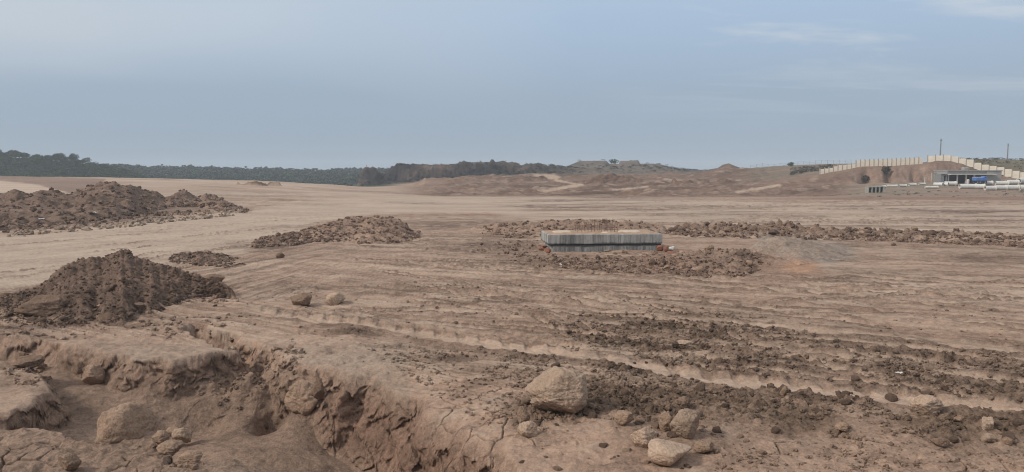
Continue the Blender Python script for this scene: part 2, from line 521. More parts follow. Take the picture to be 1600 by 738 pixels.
def terrain(X, Y, colour=False):
    """height of the ground (and its soil colour) at world x, y"""
    X = np.asarray(X, float)
    Y = np.asarray(Y, float)
    shp = X.shape
    X, Y = X.ravel(), Y.ravel()
    u, v = project(X, Y)
    D = np.maximum(Y, 0.01)
    front = Y > 3.0
    uf = 800 + F * X / np.maximum(Y, 1.0)
    z = base_z(uf, D)
    dist = np.hypot(X, Y)
    # ---- far relief
    right = sstep(600, 720, uf)
    humm = sstep(112, 135, D) * (1 - sstep(272, 312, D)) * right
    bench = sstep(1290, 1360, uf) * (1 - sstep(160, 166, D))
    n1 = fbm(X * .055, Y * .09, 4, 3)
    n2 = fbm(X * .25, Y * .3, 3, 5)
    hillz = sstep(160, 170, D) * sstep(1180, 1260, uf)
    z += humm * (1 - .85 * bench) * (1 - .85 * hillz) * (.8 * n1 + .6 * n2 + .55 * ridged(X * .13, Y * .2, 3, 6) - .75)
    z += humm * (1 - bench) * .8 * np.clip(perlin(X * .05 + 9, Y * .11, 8), 0, 1) * (1 - sstep(1120, 1180, uf))
    cliffm = sstep(160, 166, D) * (1 - sstep(169.5, 172, D)) * sstep(1300, 1345, uf) * (1 - sstep(1490, 1520, uf))
    z += cliffm * (1.1 * ridged(X * .22, Y * .05, 3, 71) - .5)
    z -= 2.2 * sstep(164, 167, D) * (1 - sstep(169.5, 171, D)) * (np.exp(-((uf - 1351) / 7) ** 2) + .9 * np.exp(-((uf - 1385) / 5) ** 2) + .5 * np.exp(-((uf - 1425) / 4) ** 2))
    z += cliffm * (.35 * ridged(X * .7, Y * .3, 3, 72) - .15)
    cdark = sstep(252, 262, D) * (1 - sstep(276, 286, D)) * sstep(552, 566, uf) * (1 - sstep(820, 900, uf))
    z += sstep(264, 272, D) * (1 - sstep(290, 310, D)) * sstep(600, 615, uf) * (1 - sstep(860, 900, uf)) * (.7 + 1.0 * fbm(X * .14, Y * .14, 3, 74))
    z += cdark * 1.6 * ((ridged(X * .16, Y * .1, 3, 73) - .3) + .45 * fbm(X * .55, Y * .5, 4, 79) + .35 * ridged(X * .4, Y * .15, 2, 80) - .1)
    z += sstep(170, 200, D) * (1 - right) * 1.2 * fbm(X * .03, Y * .03, 3, 75)
    rimz = sstep(60, 110, D) * (1 - sstep(165, 175, D)) * (1 - right)
    z += rimz * .22 * fbm(X * .08, Y * .05, 4, 77)
    # photographer's bank
    z += 2.3 * (1 - sstep(1.5, 7.5, dist))
    near = (1 - sstep(95, 120, D)) * front
    nearc = np.maximum(near, (1 - sstep(160, 172, D)) * (1 - sstep(600, 720, uf)) * front)
    # ---- pit
    pz, pin, pface = pit(X, Y)
    z += pz
    out = 1 - np.clip(pin * 3, 0, 1)
    nearbank = (v > 655) & (u < 480) & (pin < .4)
    # ---- broad unevenness of the worked plain
    lump = fbm(X * .35, Y * .35, 4, 11)
    z += near * .10 * lump * (1 - sstep(45, 70, D))
    z += near * .05 * fbm(X * 1.5, Y * 1.5, 3, 13) * (1 - sstep(30, 45, D))
    # ---- region weights (softened by noise)
    wx = 14 * fbm(X * .5, Y * .5, 3, 21) + 6 * fbm(X * 2.2, Y * 2.2, 2, 23)
    wsc = np.clip((v - 268) / 200, .05, 1.2)
    uu, vv = u + wx * 1.5 * wsc, v + 14 * wsc * fbm(X * .45 + 31, Y * .45, 3, 25)

    def reg(poly, soft):
        bb = np.array(poly)
        m = (u > bb[:, 0].min() - 80) & (u < bb[:, 0].max() + 80) & (v > bb[:, 1].min() - 60) & (v < bb[:, 1].max() + 60) & front
        return on(m.astype(float), lambda a, b, s: sstep(-s, s, poly_sd(a, b, poly)), uu, vv, soft)
    soft = 2 + 10 * wsc
    scuff = np.zeros_like(z)
    for (sx, sy, srx, sry, sw) in SCUFFS:
        q = ((uu * .6 + u * .4 - sx) / srx) ** 2 + ((vv * .5 + v * .5 - sy) / sry) ** 2
        scuff = np.maximum(scuff, sw * np.exp(-q * 1.3) * front)
    scuff = scuff * (.25 + .75 * sstep(-.22, .2, fbm(X * .8, Y * 1.2, 4, 115, .6)))
    pale = reg(PALE, np.clip(1 + 6 * wsc, 1.5, 9))
    churn = reg(CHURN, soft * 2.6)
    crust = reg(CRUST, soft)
    crater = reg(CRATER, soft * .8)
    lows = reg(LOWSOFT, soft * .6)
    # ---- graded streaks: two families of straight blade and wheel lines
    vf0 = (v + .00075 * (u - 600) * 340) / np.maximum(1 + .00075 * (u - 600), .2)
    t1 = 4568.0 / np.maximum(vf0 - 268, 6)
    vl0 = 310 + (v - 310) * 900 / np.maximum(900 - u, 150)
    t2 = 4568.0 / np.maximum(np.abs(vl0 - 268), 6)
    fam = sstep(380, 640, u + (v - 400) * .6)
    fam = np.clip(fam + (v > 470) * 1.0, 0, 1)
    s1 = fbm(X * .10, t1 * 1.1, 3, 81) * .55 + fbm(X * .22, t1 * 3.4, 3, 83) * .45
    s2 = fbm(X * .05 + Y * .03, t2 * .9, 3, 85) * .55 + fbm(X * .2, t2 * 2.6, 3, 87) * .45
    streak = s1 * fam + s2 * (1 - fam)
    sfine = fbm(X * .5, t1 * 9, 3, 89) * fam + fbm(X * .4 + Y * .2, t2 * 7, 3, 91) * (1 - fam)
    # broad passes of the grader, kept a few pixels wide however far they lie
    wide = fbm(X * .016 + 3, vf0 * .20, 4, 151, .6) * fam + fbm(X * .02 + Y * .012, vl0 * .16, 4, 153, .6) * (1 - fam)
    wide2 = fbm(X * .05, vf0 * .55, 3, 155, .6) * fam + fbm(X * .05 + Y * .03, vl0 * .4, 3, 157, .6) * (1 - fam)
    sfade = (1 - .92 * sstep(570, 640, v)) * (1 - .85 * sstep(505, 545, v) * (1 - sstep(560, 680, u)))
    streak, sfine, wide, wide2 = streak * sfade, sfine * sfade, wide * sfade, wide2 * sfade
    rf = (1 - sfade) * out * (dist < 20) * (dist > 7)
    z += rf * on(rf, lambda a, b: .05 * fbm(a * 1.7, b * 1.7, 4, 181, .55) + .03 * np.clip(ridged(a * 2.6, b * 2.6, 3, 183), -.2, 1), X, Y)
    smooth_gr = near * out * (1 - .8 * churn) * (1 - .6 * crater)
    z += smooth_gr * (.085 * streak * (1 - .55 * pale) + .028 * sfine * (1 - .8 * pale) + .05 * wide2 * (1 + D * .02) * (1 - .3 * pale))
    # ---- wheel tracks
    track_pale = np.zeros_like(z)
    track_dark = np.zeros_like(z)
    for k, (line, hw, dep, tread, pl) in enumerate(TRACKS):
        a = np.array(line, float)
        vt = np.interp(u, a[:, 0], a[:, 1])
        ends = sstep(a[0, 0] - 5, a[0, 0] + 60, u) * (1 - sstep(a[-1, 0] - 60, a[-1, 0], u)) * front
        grow = np.clip((vt - 268) / 280, .3, 1.5)
        sel = np.nonzero((np.abs(v - vt) < 3.2 * hw * grow + 4) & (ends > 0))[0]
        if not len(sel):
            continue
        xs, ys, en = X[sel], Y[sel], ends[sel]
        sc = np.minimum(1, 22 / np.maximum(D[sel], 1))
        dv = (v[sel] - vt[sel] + (2.5 * fbm(xs * .8, ys * .8, 2, 95 + k) + 1.6 * fbm(xs * 3, ys * 3, 2, 99)) * sc) / (hw * grow[sel])
        core = np.exp(-np.abs(dv) ** 6) * en
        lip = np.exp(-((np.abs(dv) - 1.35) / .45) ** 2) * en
        amp = .72 + .28 * sstep(-.25, .2, fbm(xs * .35, ys * .35, 2, 140 + k)) if k < 2 else sstep(-.3, .2, fbm(xs * .2, ys * .2, 2, 140 + k))
        z[sel] += amp * dep * (-core * 1.0 + lip * (.55 if k < 2 else 1.1)) * (1 if k < 2 else 1.6)
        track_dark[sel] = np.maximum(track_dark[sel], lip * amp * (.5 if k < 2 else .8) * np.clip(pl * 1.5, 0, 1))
        if tread:
            ph = (xs + (ys - 16) * .4) / .42 + dv * .35
            saw = ph - np.floor(ph)
            bar = sstep(0, .15, saw) * (1 - sstep(.35, .5, saw))
            upper = np.exp(-((dv + .95) / .75) ** 2) * en
            z[sel] += -upper * bar * .065 + core * bar * .012
        track_pale[sel] = np.maximum(track_pale[sel], core * pl * amp)
    # ---- loose lumps
    ridgey = sstep(-.30, .12, -streak - .35 * sfine)        # turned soil lies in rows between the smoother passes
    churn = churn * (.25 + .75 * ridgey) * (.45 + .55 * sstep(-.35, .1, fbm(X * .42, Y * .6, 3, 113))) * (1 - np.clip(track_pale * 1.25, 0, .95))
    rough = np.clip(churn + .28 * crater + .25 * lows + .8 * scuff, 0, 1) * out * (1 - np.clip(track_pale * 1.1, 0, .9))
    cmask = rough * (dist < 60)
    patch = sstep(-.35, .25, fbm(X * .7, Y * .7, 3, 111))
    c_big = on(cmask * (dist < 45), lambda a, b: clods(a, b, .42, 7, .34, .12, .5), X, Y)
    c_mid = on(cmask * (dist < 40), lambda a, b: clods(a, b, .17, 9, .72), X, Y)
    c_sml = on(cmask * (dist < 24), lambda a, b: clods(a, b, .075, 15, .85), X, Y)
    crater_big = on(crater * out, lambda a, b: clods(a, b, 1.1, 19, .5, .15, .5), X, Y)
    z += rough * (.55 + .45 * patch) * (.8 * c_big * patch + 1.1 * c_mid + 1.15 * c_sml) + crater * .12 * crater_big + .06 * churn * streak
    # sparse crumbs on the rest of the near plain and on the pit floor
    sp = (1 - rough) * (1 - .9 * pin) * (dist < 24) * (dist > 7)
    spat = sstep(.02, .4, fbm(X * .8 + 40, Y * .8, 3, 117))
    crumb = on(sp * np.clip(spat + .15, 0, 1), lambda a, b: clods(a, b, .13, 29, .33, .1, .45), X, Y)
    z += sp * spat * crumb * .8
    # rubble slumped into the channel
    us_, vs_ = project(X, Y, z)
    sl = np.exp(-(((us_ - 440) / 75) ** 2 + ((vs_ - 592) / 34) ** 2)) * (pin > .2) + .6 * np.exp(-(((us_ - 320) / 60) ** 2 + ((vs_ - 612) / 18) ** 2)) * (pin > .3)
    sl = np.clip(sl * 1.4, 0, 1)
    slz = on(sl, lambda a, b: clods(a, b, .6, 32, .85, .3, .62) * .5 + clods(a, b, .3, 33, .75) * .4 + .08 * fbm(a * 3, b * 3, 4, 36), X, Y)
    z += sl * slz
    # dried plates and face texture
    pl = np.clip(crust + nearbank * .9 + (v > 600) * (u > 640) * (u < 860) * out * .8 + .35 * pface, 0, 1) * (dist < 20) * (dist > 7)
    cr = on(pl, lambda a, b: cracks(a + .12 * fbm(a * 2, b * 2, 2, 3), b + .12 * fbm(a * 2, b * 2, 2, 4), .62, 37), X, Y)
    crm = pl * (1 - sstep(.0, .045, cr)) * sstep(-.1, .25, fbm(X * .6, Y * .6, 2, 119))
    z -= crm * .05
    micro = (dist < 22) * (dist > 7)
    z += micro * (.012 * (1 - pface) + .012 * nearbank) * on(micro * 1.0, lambda a, b: fbm(a * 7, b * 7, 4, 121, .6), X, Y)
    z += pface * micro * .008 * on(pface * micro, lambda a, b: ridged(a * 4.2, b * 3, 3, 123), X, Y)
    z += nearbank * micro * .06 * on(nearbank * micro * 1.0, lambda a, b: ridged(a * 1.9, b * 1.9, 3, 125), X, Y)
    if not colour:
        return z.reshape(shp)
    # ------------------------------------------------------------ soil colours
    C = np.tile(TAN, (len(X), 1))

    def mixc(col, w):
        nonlocal C
        w = np.clip(w, 0, 1)[:, None]
        C = C * (1 - w) + np.asarray(col) * w
    big = fbm(X * .12, Y * .12, 3, 131)
    # streaks of dust and of damp dark soil
    mixc(DUST, nearc * sstep(.0, .28, wide) * .62)
    mixc(BROWN, nearc * sstep(.0, .35, -wide) * .45)
    mixc(BROWN * .95, nearc * sstep(.08, .35, -wide2) * .5)
    mot = on(near, lambda a, b: fbm(a * .9, b * 1.3, 4, 165, .6), X, Y)
    mixc(DUST, near * sstep(.05, .35, mot) * .40)
    mixc(BROWN, near * sstep(.05, .35, -mot) * .45)
    mixc(DUST, near * (sstep(.02, .30, streak) * .42 + sstep(.05, .4, sfine) * .22))
    mixc(BROWN, near * (sstep(.02, .30, -streak) * .5 + sstep(.08, .4, -sfine) * .22))
    mixc(RED, near * .22 * sstep(.0, .4, big) * sstep(700, 1100, u) * (1 - pale))
    ps = np.clip(.80 + .9 * streak + .45 * sfine + .2 * big, .1, 1)
    pf = np.clip(.95 + .5 * streak + .10 * sfine, .4, 1)
    rightpale = sstep(700, 900, u)
    mixc(DUST * 1.0, pale * np.clip(ps * rightpale + pf * (1.15 - rightpale), 0, 1))
    mixc(BROWN * 1.1, pale * (.22 + .78 * rightpale) * sstep(.04, .34, -wide2) * .75)
    mixc(BROWN * 1.15, pale * (.15 + .5 * rightpale) * sstep(.04, .34, -wide) * .6)
    mixc(BROWN * .75, np.clip(scuff * 1.3, 0, .95))
    mixc(DUST, (sstep(70, 95, D) * (1 - sstep(170, 176, D))) * (1 - sstep(560, 680, uf)) * np.clip(.5 + .9 * n1 + .5 * streak, 0, .85) * (1 - lows))
    mixc(BROWN, lows * .75)
    mixc(BROWN, crater * .5)
    mixc(RED, crater * .35 * sstep(-.1, .4, big))
    ch = churn * (.82 + .3 * patch)
    mixc(DARK * .92, ch * .9)
    mixc(TAN, churn * sstep(.1, .45, fbm(X * .9 + 5, Y * 1.6, 3, 133)) * .55)
    mixc(TAN * .92, crust * .8)
    mixc(BROWN, crust * sstep(.05, .4, fbm(X * 1.2, Y * 1.2, 3, 134)) * .4)
    mixc(RED, reg(REDDISH, soft) * .6)
    mixc(GREY, reg(GREYISH, soft) * .6)
    mixc(ORG, reg(ORANGE, soft * .7) * .45)
    mixc(BROWN * .88, track_dark * near * .95)  # brown rut lips: turned soil, with lip shadow put into the colour
    mixc(DUST * .5 + TAN * .5, track_pale * near * 1.0)
    # foreground crust round the pit
    fg = front * (v > 515) * (u < 640) * out * sstep(515, 560, v)
    mixc(DUST * .74, fg * (.45 + .35 * sstep(-.2, .3, fbm(X * .8, Y * .8, 3, 135))))
    mixc(TAN * .66, pin * .9)  # darker soil inside the pit: its weaker light put into the colour
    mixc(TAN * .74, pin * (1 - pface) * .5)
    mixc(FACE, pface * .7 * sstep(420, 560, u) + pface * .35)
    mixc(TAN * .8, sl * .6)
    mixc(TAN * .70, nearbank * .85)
    mixc(DARK * .6, crm * .8)
    uq, vq = project(X, Y, z)
    lf = ((uq < 220) & (D > 80) & (D < 175)).astype(float)
    mixc(BROWN * 1.15, on(lf, lambda a, b: sstep(-1.5, 1.5, poly_sd(a, b, [(-300, 270), (0, 273), (100, 277), (165, 280), (140, 303), (112, 303), (60, 289), (0, 282), (-300, 279)])), uq + 6 * n1, vq + 2 * n2) * .75)
    mixc(DUST * 1.15, on(lf, lambda a, b: sstep(-1.5, 1.5, poly_sd(a, b, [(-300, 281), (0, 283), (60, 290), (112, 303), (40, 301), (-300, 297)])), uq + 6 * n1, vq + 2 * n2) * .85)
    # far parts
    far = sstep(108, 125, D)
    tanf = np.array([.27, .19, .145])
    mixc(tanf, far * right * .9)
    mixc(RED * .60, humm * np.clip(.75 + .9 * n1 + .5 * n2, 0, .95) * (1 - bench))
    fw = fbm(X * .018, vf0 * .35, 4, 161, .6)
    fw2 = fbm(X * .05, vf0 * .8, 4, 163, .6)
    mixc(RED * .36, humm * (1 - bench) * sstep(.02, .3, -fw) * .7)
    mixc(np.array([.26, .195, .15]), humm * (1 - bench) * sstep(.1, .35, fw2) * .5)
    mixc(np.array([.36, .27, .205]), humm * sstep(.22, .5, n2 + .4 * n1) * .6)
    mixc(np.array([.20, .165, .12]), bench * sstep(108, 118, D) * np.clip(.45 + n1 + n2, 0, .8))
    mixc(np.array([.215, .135, .10]), sstep(100, 106, D) * (1 - sstep(110, 117, D)) * sstep(1150, 1300, uf) * .8)
    for (ax, ay, bx, by, w) in ((845, 300, 905, 289, 3.0), (905, 289, 870, 282, 2), (862, 277, 846, 273, 5), (960, 297, 1010, 292, 1.6),
                                (1040, 280, 1090, 288, 1.6), (1155, 300, 1215, 290, 2.6)):
        uf2, vf2 = project(X, Y, z)
        ex, ey = bx - ax, by - ay
        tt = np.clip(((uf2 - ax) * ex + (vf2 - ay) * ey) / (ex * ex + ey * ey), 0, 1)
        dd = np.hypot((uf2 - ax - tt * ex) * .3, vf2 - ay - tt * ey)
        mixc(np.array([.40, .30, .225]), (1 - sstep(w * .5, w, dd)) * far * right * .9)
    hill = sstep(166, 176, D) * sstep(1180, 1260, uf) * (1 - sstep(1495, 1515, uf))
    mixc(np.array([.24, .165, .12]), hill * .6)
    mixc(np.array([.245, .165, .125]), cliffm * .85)
    mixc(np.array([.31, .225, .17]), cliffm * sstep(.05, .4, fbm(X * .5, Y * .2 + z * .8, 3, 171)) * .5)
    mixc(np.array([.15, .10, .08]), cliffm * sstep(.08, .4, fbm(X * .35 + 9, Y * .2 + z * .3, 3, 173)) * .6)
    mixc(np.array([.16, .145, .105]), sstep(174, 184, D) * sstep(1130, 1220, uf) * np.clip(.5 + n2 * 1.5 + n1, .2, .9))
    mixc(np.array([.155, .14, .095]), sstep(173, 180, D) * sstep(1490, 1530, uf) * .85)
    grey = sstep(242, 256, D) * sstep(690, 900, uf) * (1 - sstep(1090, 1150, uf))
    mixc(np.array([.15, .125, .102]), grey * .9)
    mixc(np.array([.092, .082, .070]), grey * sstep(.05, .3, n2 + n1) * .8)
    mixc(ROCKD, sstep(246, 258, D) * (1 - sstep(600, 690, uf) * 0) * sstep(550, 565, uf) * (1 - sstep(840, 930, uf)) * np.clip(.9 + n1, .5, 1))
    mixc(GRASS, sstep(271, 278, D) * sstep(655, 740, uf) * (1 - sstep(850, 900, uf)) * .85)
    mixc(np.array([.050, .042, .040]), cdark * sstep(.05, .4, n2) * .6)
    mixc(VEG, sstep(172, 182, D) * (1 - sstep(590, 640, uf)) * (1 - cdark))
    mixc(VEG, sstep(335, 350, D) * .9)
    return z.reshape(shp), C


def terrain_sheet(X, Y):
    from concurrent.futures import ThreadPoolExecutor
    cuts = np.array_split(np.arange(X.shape[0]), 24)
    with ThreadPoolExecutor(4) as ex:
        parts = list(ex.map(lambda c: terrain(X[c], Y[c], True), cuts))
    return np.concatenate([p[0] for p in parts]), np.concatenate([p[1] for p in parts])


def gz(x, y):
    return float(terrain(np.array([x]), np.array([y]))[0])


# ------------------------------------------------------------------ helpers for objects
def tag(o, label=None, cat=None, group=None, kind=None):
    if label:
        o["label"] = label
    if cat:
        o["category"] = cat
    if group:
        o["group"] = group
    if kind:
        o["kind"] = kind
    return o


def mesh_from(name, verts, faces, mats, smooth=True, colors=None):
    me = bpy.data.meshes.new(name)
    verts = np.asarray(verts, np.float32)
    if isinstance(faces, np.ndarray):
        nf, k = faces.shape
        me.vertices.add(len(verts))
        me.vertices.foreach_set("co", verts.ravel())
        me.loops.add(nf * k)
        me.loops.foreach_set("vertex_index", faces.ravel().astype(np.int32))
        me.polygons.add(nf)
        me.polygons.foreach_set("loop_start", np.arange(0, nf * k, k, dtype=np.int32))
        me.update(calc_edges=True)
    else:
        me.from_pydata([tuple(map(float, p)) for p in verts], [], faces)
        me.update()
    for m in (mats if isinstance(mats, (list, tuple)) else [mats]):
        me.materials.append(m)
    me.polygons.foreach_set("use_smooth", np.full(len(me.polygons), bool(smooth)))
    if colors is not None:
        ca = me.color_attributes.new("soil", "FLOAT_COLOR", "POINT")
        cc = np.ones((len(verts), 4), np.float32)
        cc[:, :3] = colors
        ca.data.foreach_set("color", cc.ravel())
    return me


def link(name, me, parent=None, loc=None, rz=None):
    o = bpy.data.objects.new(name, me)
    COL.objects.link(o)
    if parent is not None:
        o.parent = parent
    if loc is not None:
        o.location = loc
    if rz is not None:
        o.rotation_euler = (0, 0, rz)
    return o


def empty(name, loc, rz=0.0):
    o = bpy.data.objects.new(name, None)
    o.empty_display_size = .3
    COL.objects.link(o)
    o.location = loc
    o.rotation_euler = (0, 0, rz)
    return o


def copy_tree(o, parent=None):
    c = o.copy()
    COL.objects.link(c)
    c.parent = parent
    for ch in [k for k in bpy.data.objects if k.parent == o]:
        copy_tree(ch, c)
    return c


class MB:
    """collects boxes, tubes and bars into one mesh"""

    def __init__(self):
        self.v, self.f = [], []

    def add(self, v, f):
        n = len(self.v)
        self.v += [tuple(p) for p in v]
        self.f += [tuple(i + n for i in q) for q in f]

    def box(self, c, s, rz=0.0, b=0.0):
        hx, hy, hz = s[0] / 2, s[1] / 2, s[2] / 2
        b = min(b, hx * .9, hy * .9, hz * .9)
        if b <= 0:
            p = [(-hx, -hy, -hz), (hx, -hy, -hz), (hx, hy, -hz), (-hx, hy, -hz), (-hx, -hy, hz), (hx, -hy, hz), (hx, hy, hz), (-hx, hy, hz)]
            f = [(0, 3, 2, 1), (4, 5, 6, 7), (0, 1, 5, 4), (1, 2, 6, 5), (2, 3, 7, 6), (3, 0, 4, 7)]
        else:
            rings = []
            for zz, i in ((-hz, b), (-hz + b, 0), (hz - b, 0), (hz, b)):
                x, y = hx - i, hy - i
                k = b if i == 0 else b * .3
                rings.append([(-x + k, -y, zz), (x - k, -y, zz), (x, -y + k, zz), (x, y - k, zz), (x - k, y, zz), (-x + k, y, zz), (-x, y - k, zz), (-x, -y + k, zz)])
            p = [q for r in rings for q in r]
            f = [tuple(reversed(range(8))), tuple(range(24, 32))]
            for k in range(3):
                for i in range(8):
                    j = (i + 1) % 8
                    f.append((k * 8 + i, k * 8 + j, k * 8 + 8 + j, k * 8 + 8 + i))
        ca, sa = math.cos(rz), math.sin(rz)
        self.add([(c[0] + x * ca - y * sa, c[1] + x * sa + y * ca, c[2] + z) for x, y, z in p], f)

    def bar(self, a, b, r0, r1=None, n=8):
        r1 = r0 if r1 is None else r1
        a, b = np.array(a, float), np.array(b, float)
        d = b - a
        d /= np.linalg.norm(d) + 1e-9
        e = np.cross(d, (0, 0, 1) if abs(d[2]) < .9 else (1, 0, 0))
        e /= np.linalg.norm(e)
        g = np.cross(d, e)
        p = []
        for c, r in ((a, r0), (b, r1)):
            for i in range(n):
                t = 2 * math.pi * i / n
                p.append(c + r * (math.cos(t) * e + math.sin(t) * g))
        f = [(i, (i + 1) % n, n + (i + 1) % n, n + i) for i in range(n)] + [tuple(reversed(range(n))), tuple(range(n, 2 * n))]
        self.add(p, f)

    def build(self, name, mat, parent=None, loc=None, rz=None, smooth=False):
        me = mesh_from(name, self.v, self.f, mat, smooth)
        return link(name, me, parent, loc, rz)


# ------------------------------------------------------------------ materials
def new_mat(name):
    m = bpy.data.materials.new(name)
    m.use_nodes = True
    t = m.node_tree
    b = t.nodes["Principled BSDF"]
    b.inputs["Specular IOR Level"].default_value = .15
    b.inputs["Roughness"].default_value = .95
    return m, t, b


def bump(t, b, height, strength, dist):
    n = t.nodes.new("ShaderNodeBump")
    n.inputs["Strength"].default_value = strength
    n.inputs["Distance"].default_value = dist
    t.links.new(height, n.inputs["Height"])
    t.links.new(n.outputs[0], b.inputs["Normal"])
    return n


def soil_material(name, fine=1.0, bumpd=.055):
    m, t, b = new_mat(name)
    at = t.nodes.new("ShaderNodeAttribute")
    at.attribute_name = "soil"
    geo = t.nodes.new("ShaderNodeNewGeometry")
    p = geo.outputs["Position"]
    n1 = noise_node(t, p, 7.0 * fine, 6, .7)
    n2 = noise_node(t, mapping(t, p, (.7, 1.2, 1.0)), 1.1, 5, .65)
    n3 = noise_node(t, p, 30.0 * fine, 4, .65)
    n4 = noise_node(t, mapping(t, p, (.35, 1.0, 1.0)), .22, 4, .6)
    v1 = ramp(t, n1, [(.30, .50), (.5, 1.0), (.72, 1.40)])
    v2 = ramp(t, n2, [(.28, .72), (.5, 1.0), (.74, 1.26)])
    v3 = ramp(t, n3, [(.3, .66), (.52, 1.0), (.72, 1.34)])
    v4 = ramp(t, n4, [(.3, .86), (.5, 1.0), (.72, 1.12)])
    c = at.outputs["Color"]
    bw = t.nodes.new("ShaderNodeRGBToBW")
    t.links.new(at.outputs["Color"], bw.inputs[0])
    loose = ramp(t, bw.outputs[0], [(.15, 1.0), (.31, .38)])     # pale packed dust is smoother than dark loose soil
    for v, w in ((v1, loose), (v2, loose), (v3, loose), (v4, 1.0)):
        c = mix_node(t, w, c, v, "MULTIPLY")
    t.links.new(c, b.inputs["Base Color"])
    hsum = math_node(t, "MULTIPLY", math_node(t, "MULTIPLY_ADD", n3, .45, n1), loose)
    bump(t, b, hsum, 1.0, bumpd)
    return m


def rock_material(name, c0, c1, scale=3.0):
    m, t, b = new_mat(name)
    tc = t.nodes.new("ShaderNodeTexCoord")
    o = tc.outputs["Object"]
    oi = t.nodes.new("ShaderNodeObjectInfo")
    n1 = noise_node(t, o, scale, 6, .65, .4)
    n2 = noise_node(t, o, scale * 9, 5, .65)
    c = mix_node(t, ramp(t, n1, [(.34, 0.0), (.66, 1.0)]), c0, c1)
    v = ramp(t, n2, [(.28, .66), (.5, 1.0), (.72, 1.26)])
    c = mix_node(t, 1.0, c, v, "MULTIPLY")
    rv = ramp(t, oi.outputs["Random"], [(0, .78), (1, 1.18)])
    c = mix_node(t, 1.0, c, rv, "MULTIPLY")
    t.links.new(c, b.inputs["Base Color"])
    bump(t, b, math_node(t, "MULTIPLY_ADD", n2, .45, n1), 1.0, .09)
    return m


def plain_material(name, col, var=.25, scale=6.0, rough=.9, stretch=(1, 1, 1), bumpd=.0, spec=.15):
    m, t, b = new_mat(name)
    tc = t.nodes.new("ShaderNodeTexCoord")
    o = mapping(t, tc.outputs["Object"], stretch)
    n1 = noise_node(t, o, scale, 6, .65)
    v = ramp(t, n1, [(.25, 1 - var), (.5, 1.0), (.75, 1 + var)])
    c = mix_node(t, 1.0, col, v, "MULTIPLY")
    t.links.new(c, b.inputs["Base Color"])
    b.inputs["Roughness"].default_value = rough
    b.inputs["Specular IOR Level"].default_value = spec
    if bumpd:
        bump(t, b, n1, .7, bumpd)
    return m


def board_concrete(name, light, dark, low):
    """board-marked concrete with vertical runs and a damp dark band where the lift ends"""
    m, t, b = new_mat(name)
    tc = t.nodes.new("ShaderNodeTexCoord")
    o = tc.outputs["Object"]
    runs = noise_node(t, mapping(t, o, (6, 6, .5)), 1.0, 6, .7)
    runs2 = noise_node(t, mapping(t, o, (1.3, 1.3, .35)), 1.0, 3, .6)
    spots = noise_node(t, o, 22, 4, .6)
    c = mix_node(t, ramp(t, runs, [(.36, 0.0), (.60, 1.0)]), dark, light)
    c = mix_node(t, math_node(t, "MULTIPLY", ramp(t, runs2, [(.45, 0.0), (.7, 1.0)]), .6), c, low)
    sep = t.nodes.new("ShaderNodeSeparateXYZ")
    t.links.new(o, sep.inputs[0])
    wob = math_node(t, "MULTIPLY_ADD", noise_node(t, mapping(t, o, (.8, .8, .1)), 1.0, 4, .6), .28, math_node(t, "MULTIPLY_ADD", runs, .12, sep.outputs["Z"]))
    band = ramp(t, wob, [(.50, 0.0), (.56, 1.0), (.66, 1.0), (.74, 0.0)])
    c = mix_node(t, math_node(t, "MULTIPLY", band, .95), c, low)
    c = mix_node(t, .7, c, ramp(t, spots, [(.3, .75), (.7, 1.2)]), "MULTIPLY")
    t.links.new(c, b.inputs["Base Color"])
    bump(t, b, runs, .5, .02)
    return m


def leaf_material(name, c0, c1):
    m, t, b = new_mat(name)
    oi = t.nodes.new("ShaderNodeObjectInfo")
    geo = t.nodes.new("ShaderNodeNewGeometry")
    n = noise_node(t, geo.outputs["Position"], .55, 3, .6)
    c = mix_node(t, ramp(t, n, [(.3, 0.0), (.7, 1.0)]), c0, c1)
    c = mix_node(t, 1.0, c, ramp(t, geo.outputs["Random Per Island"], [(0, .65), (1, 1.3)]), "MULTIPLY")
    t.links.new(c, b.inputs["Base Color"])
    return m


SOIL = soil_material("soil")
M_ROCK = rock_material("tan_sandstone", (.37, .258, .185), (.28, .19, .135))
M_ROCKPALE = rock_material("pale_sandstone", (.47, .348, .260), (.37, .262, .19))
M_ROCKBROWN = rock_material("brown_mudstone", (.25, .17, .122), (.19, .126, .09))
M_CLOD = rock_material("soil_clod", (.225, .155, .115), (.165, .113, .083), 6)
M_BRICK = rock_material("broken_brick", (.30, .135, .085), (.24, .11, .075))
M_CONC = board_concrete("board_marked_concrete", (.40, .395, .375), (.22, .218, .21), (.08, .08, .08))
M_CONC2 = board_concrete("stained_footing_concrete", (.36, .355, .34), (.13, .128, .124), (.06, .06, .06))
M_REBAR = plain_material("rusty_steel", (.19, .125, .095), .3, 8, .8)
M_TOPSOIL = plain_material("mud_skim", (.36, .25, .18), .35, 3, .95, bumpd=.03)
M_LIME = plain_material("pale_mortar", (.50, .41, .32), .2, 4, .95)
M_WHITE = plain_material("white_plastic", (.60, .58, .55), .12, 5, .5)
M_PIPE = plain_material("grey_precast_concrete", (.57, .565, .53), .2, 2.2, .85)
M_BLOCKWALL = plain_material("grey_blockwork", (.30, .295, .28), .18, 3, .9)
M_RENDER = plain_material("grey_beige_render", (.42, .385, .33), .18, 2, .9)
M_SLAB = plain_material("pale_slab_edge", (.62, .60, .56), .12, 3, .85)
M_DARKIN = plain_material("interior_shade", (.035, .035, .035), .2, 3, .9)  # near-black that stands in for shade inside hut and store
M_BLUE = plain_material("blue_paint", (.055, .15, .42), .15, 2, .45, spec=.4)
M_GLASS = plain_material("dark_glass", (.02, .025, .03), .1, 2, .12, spec=.5)
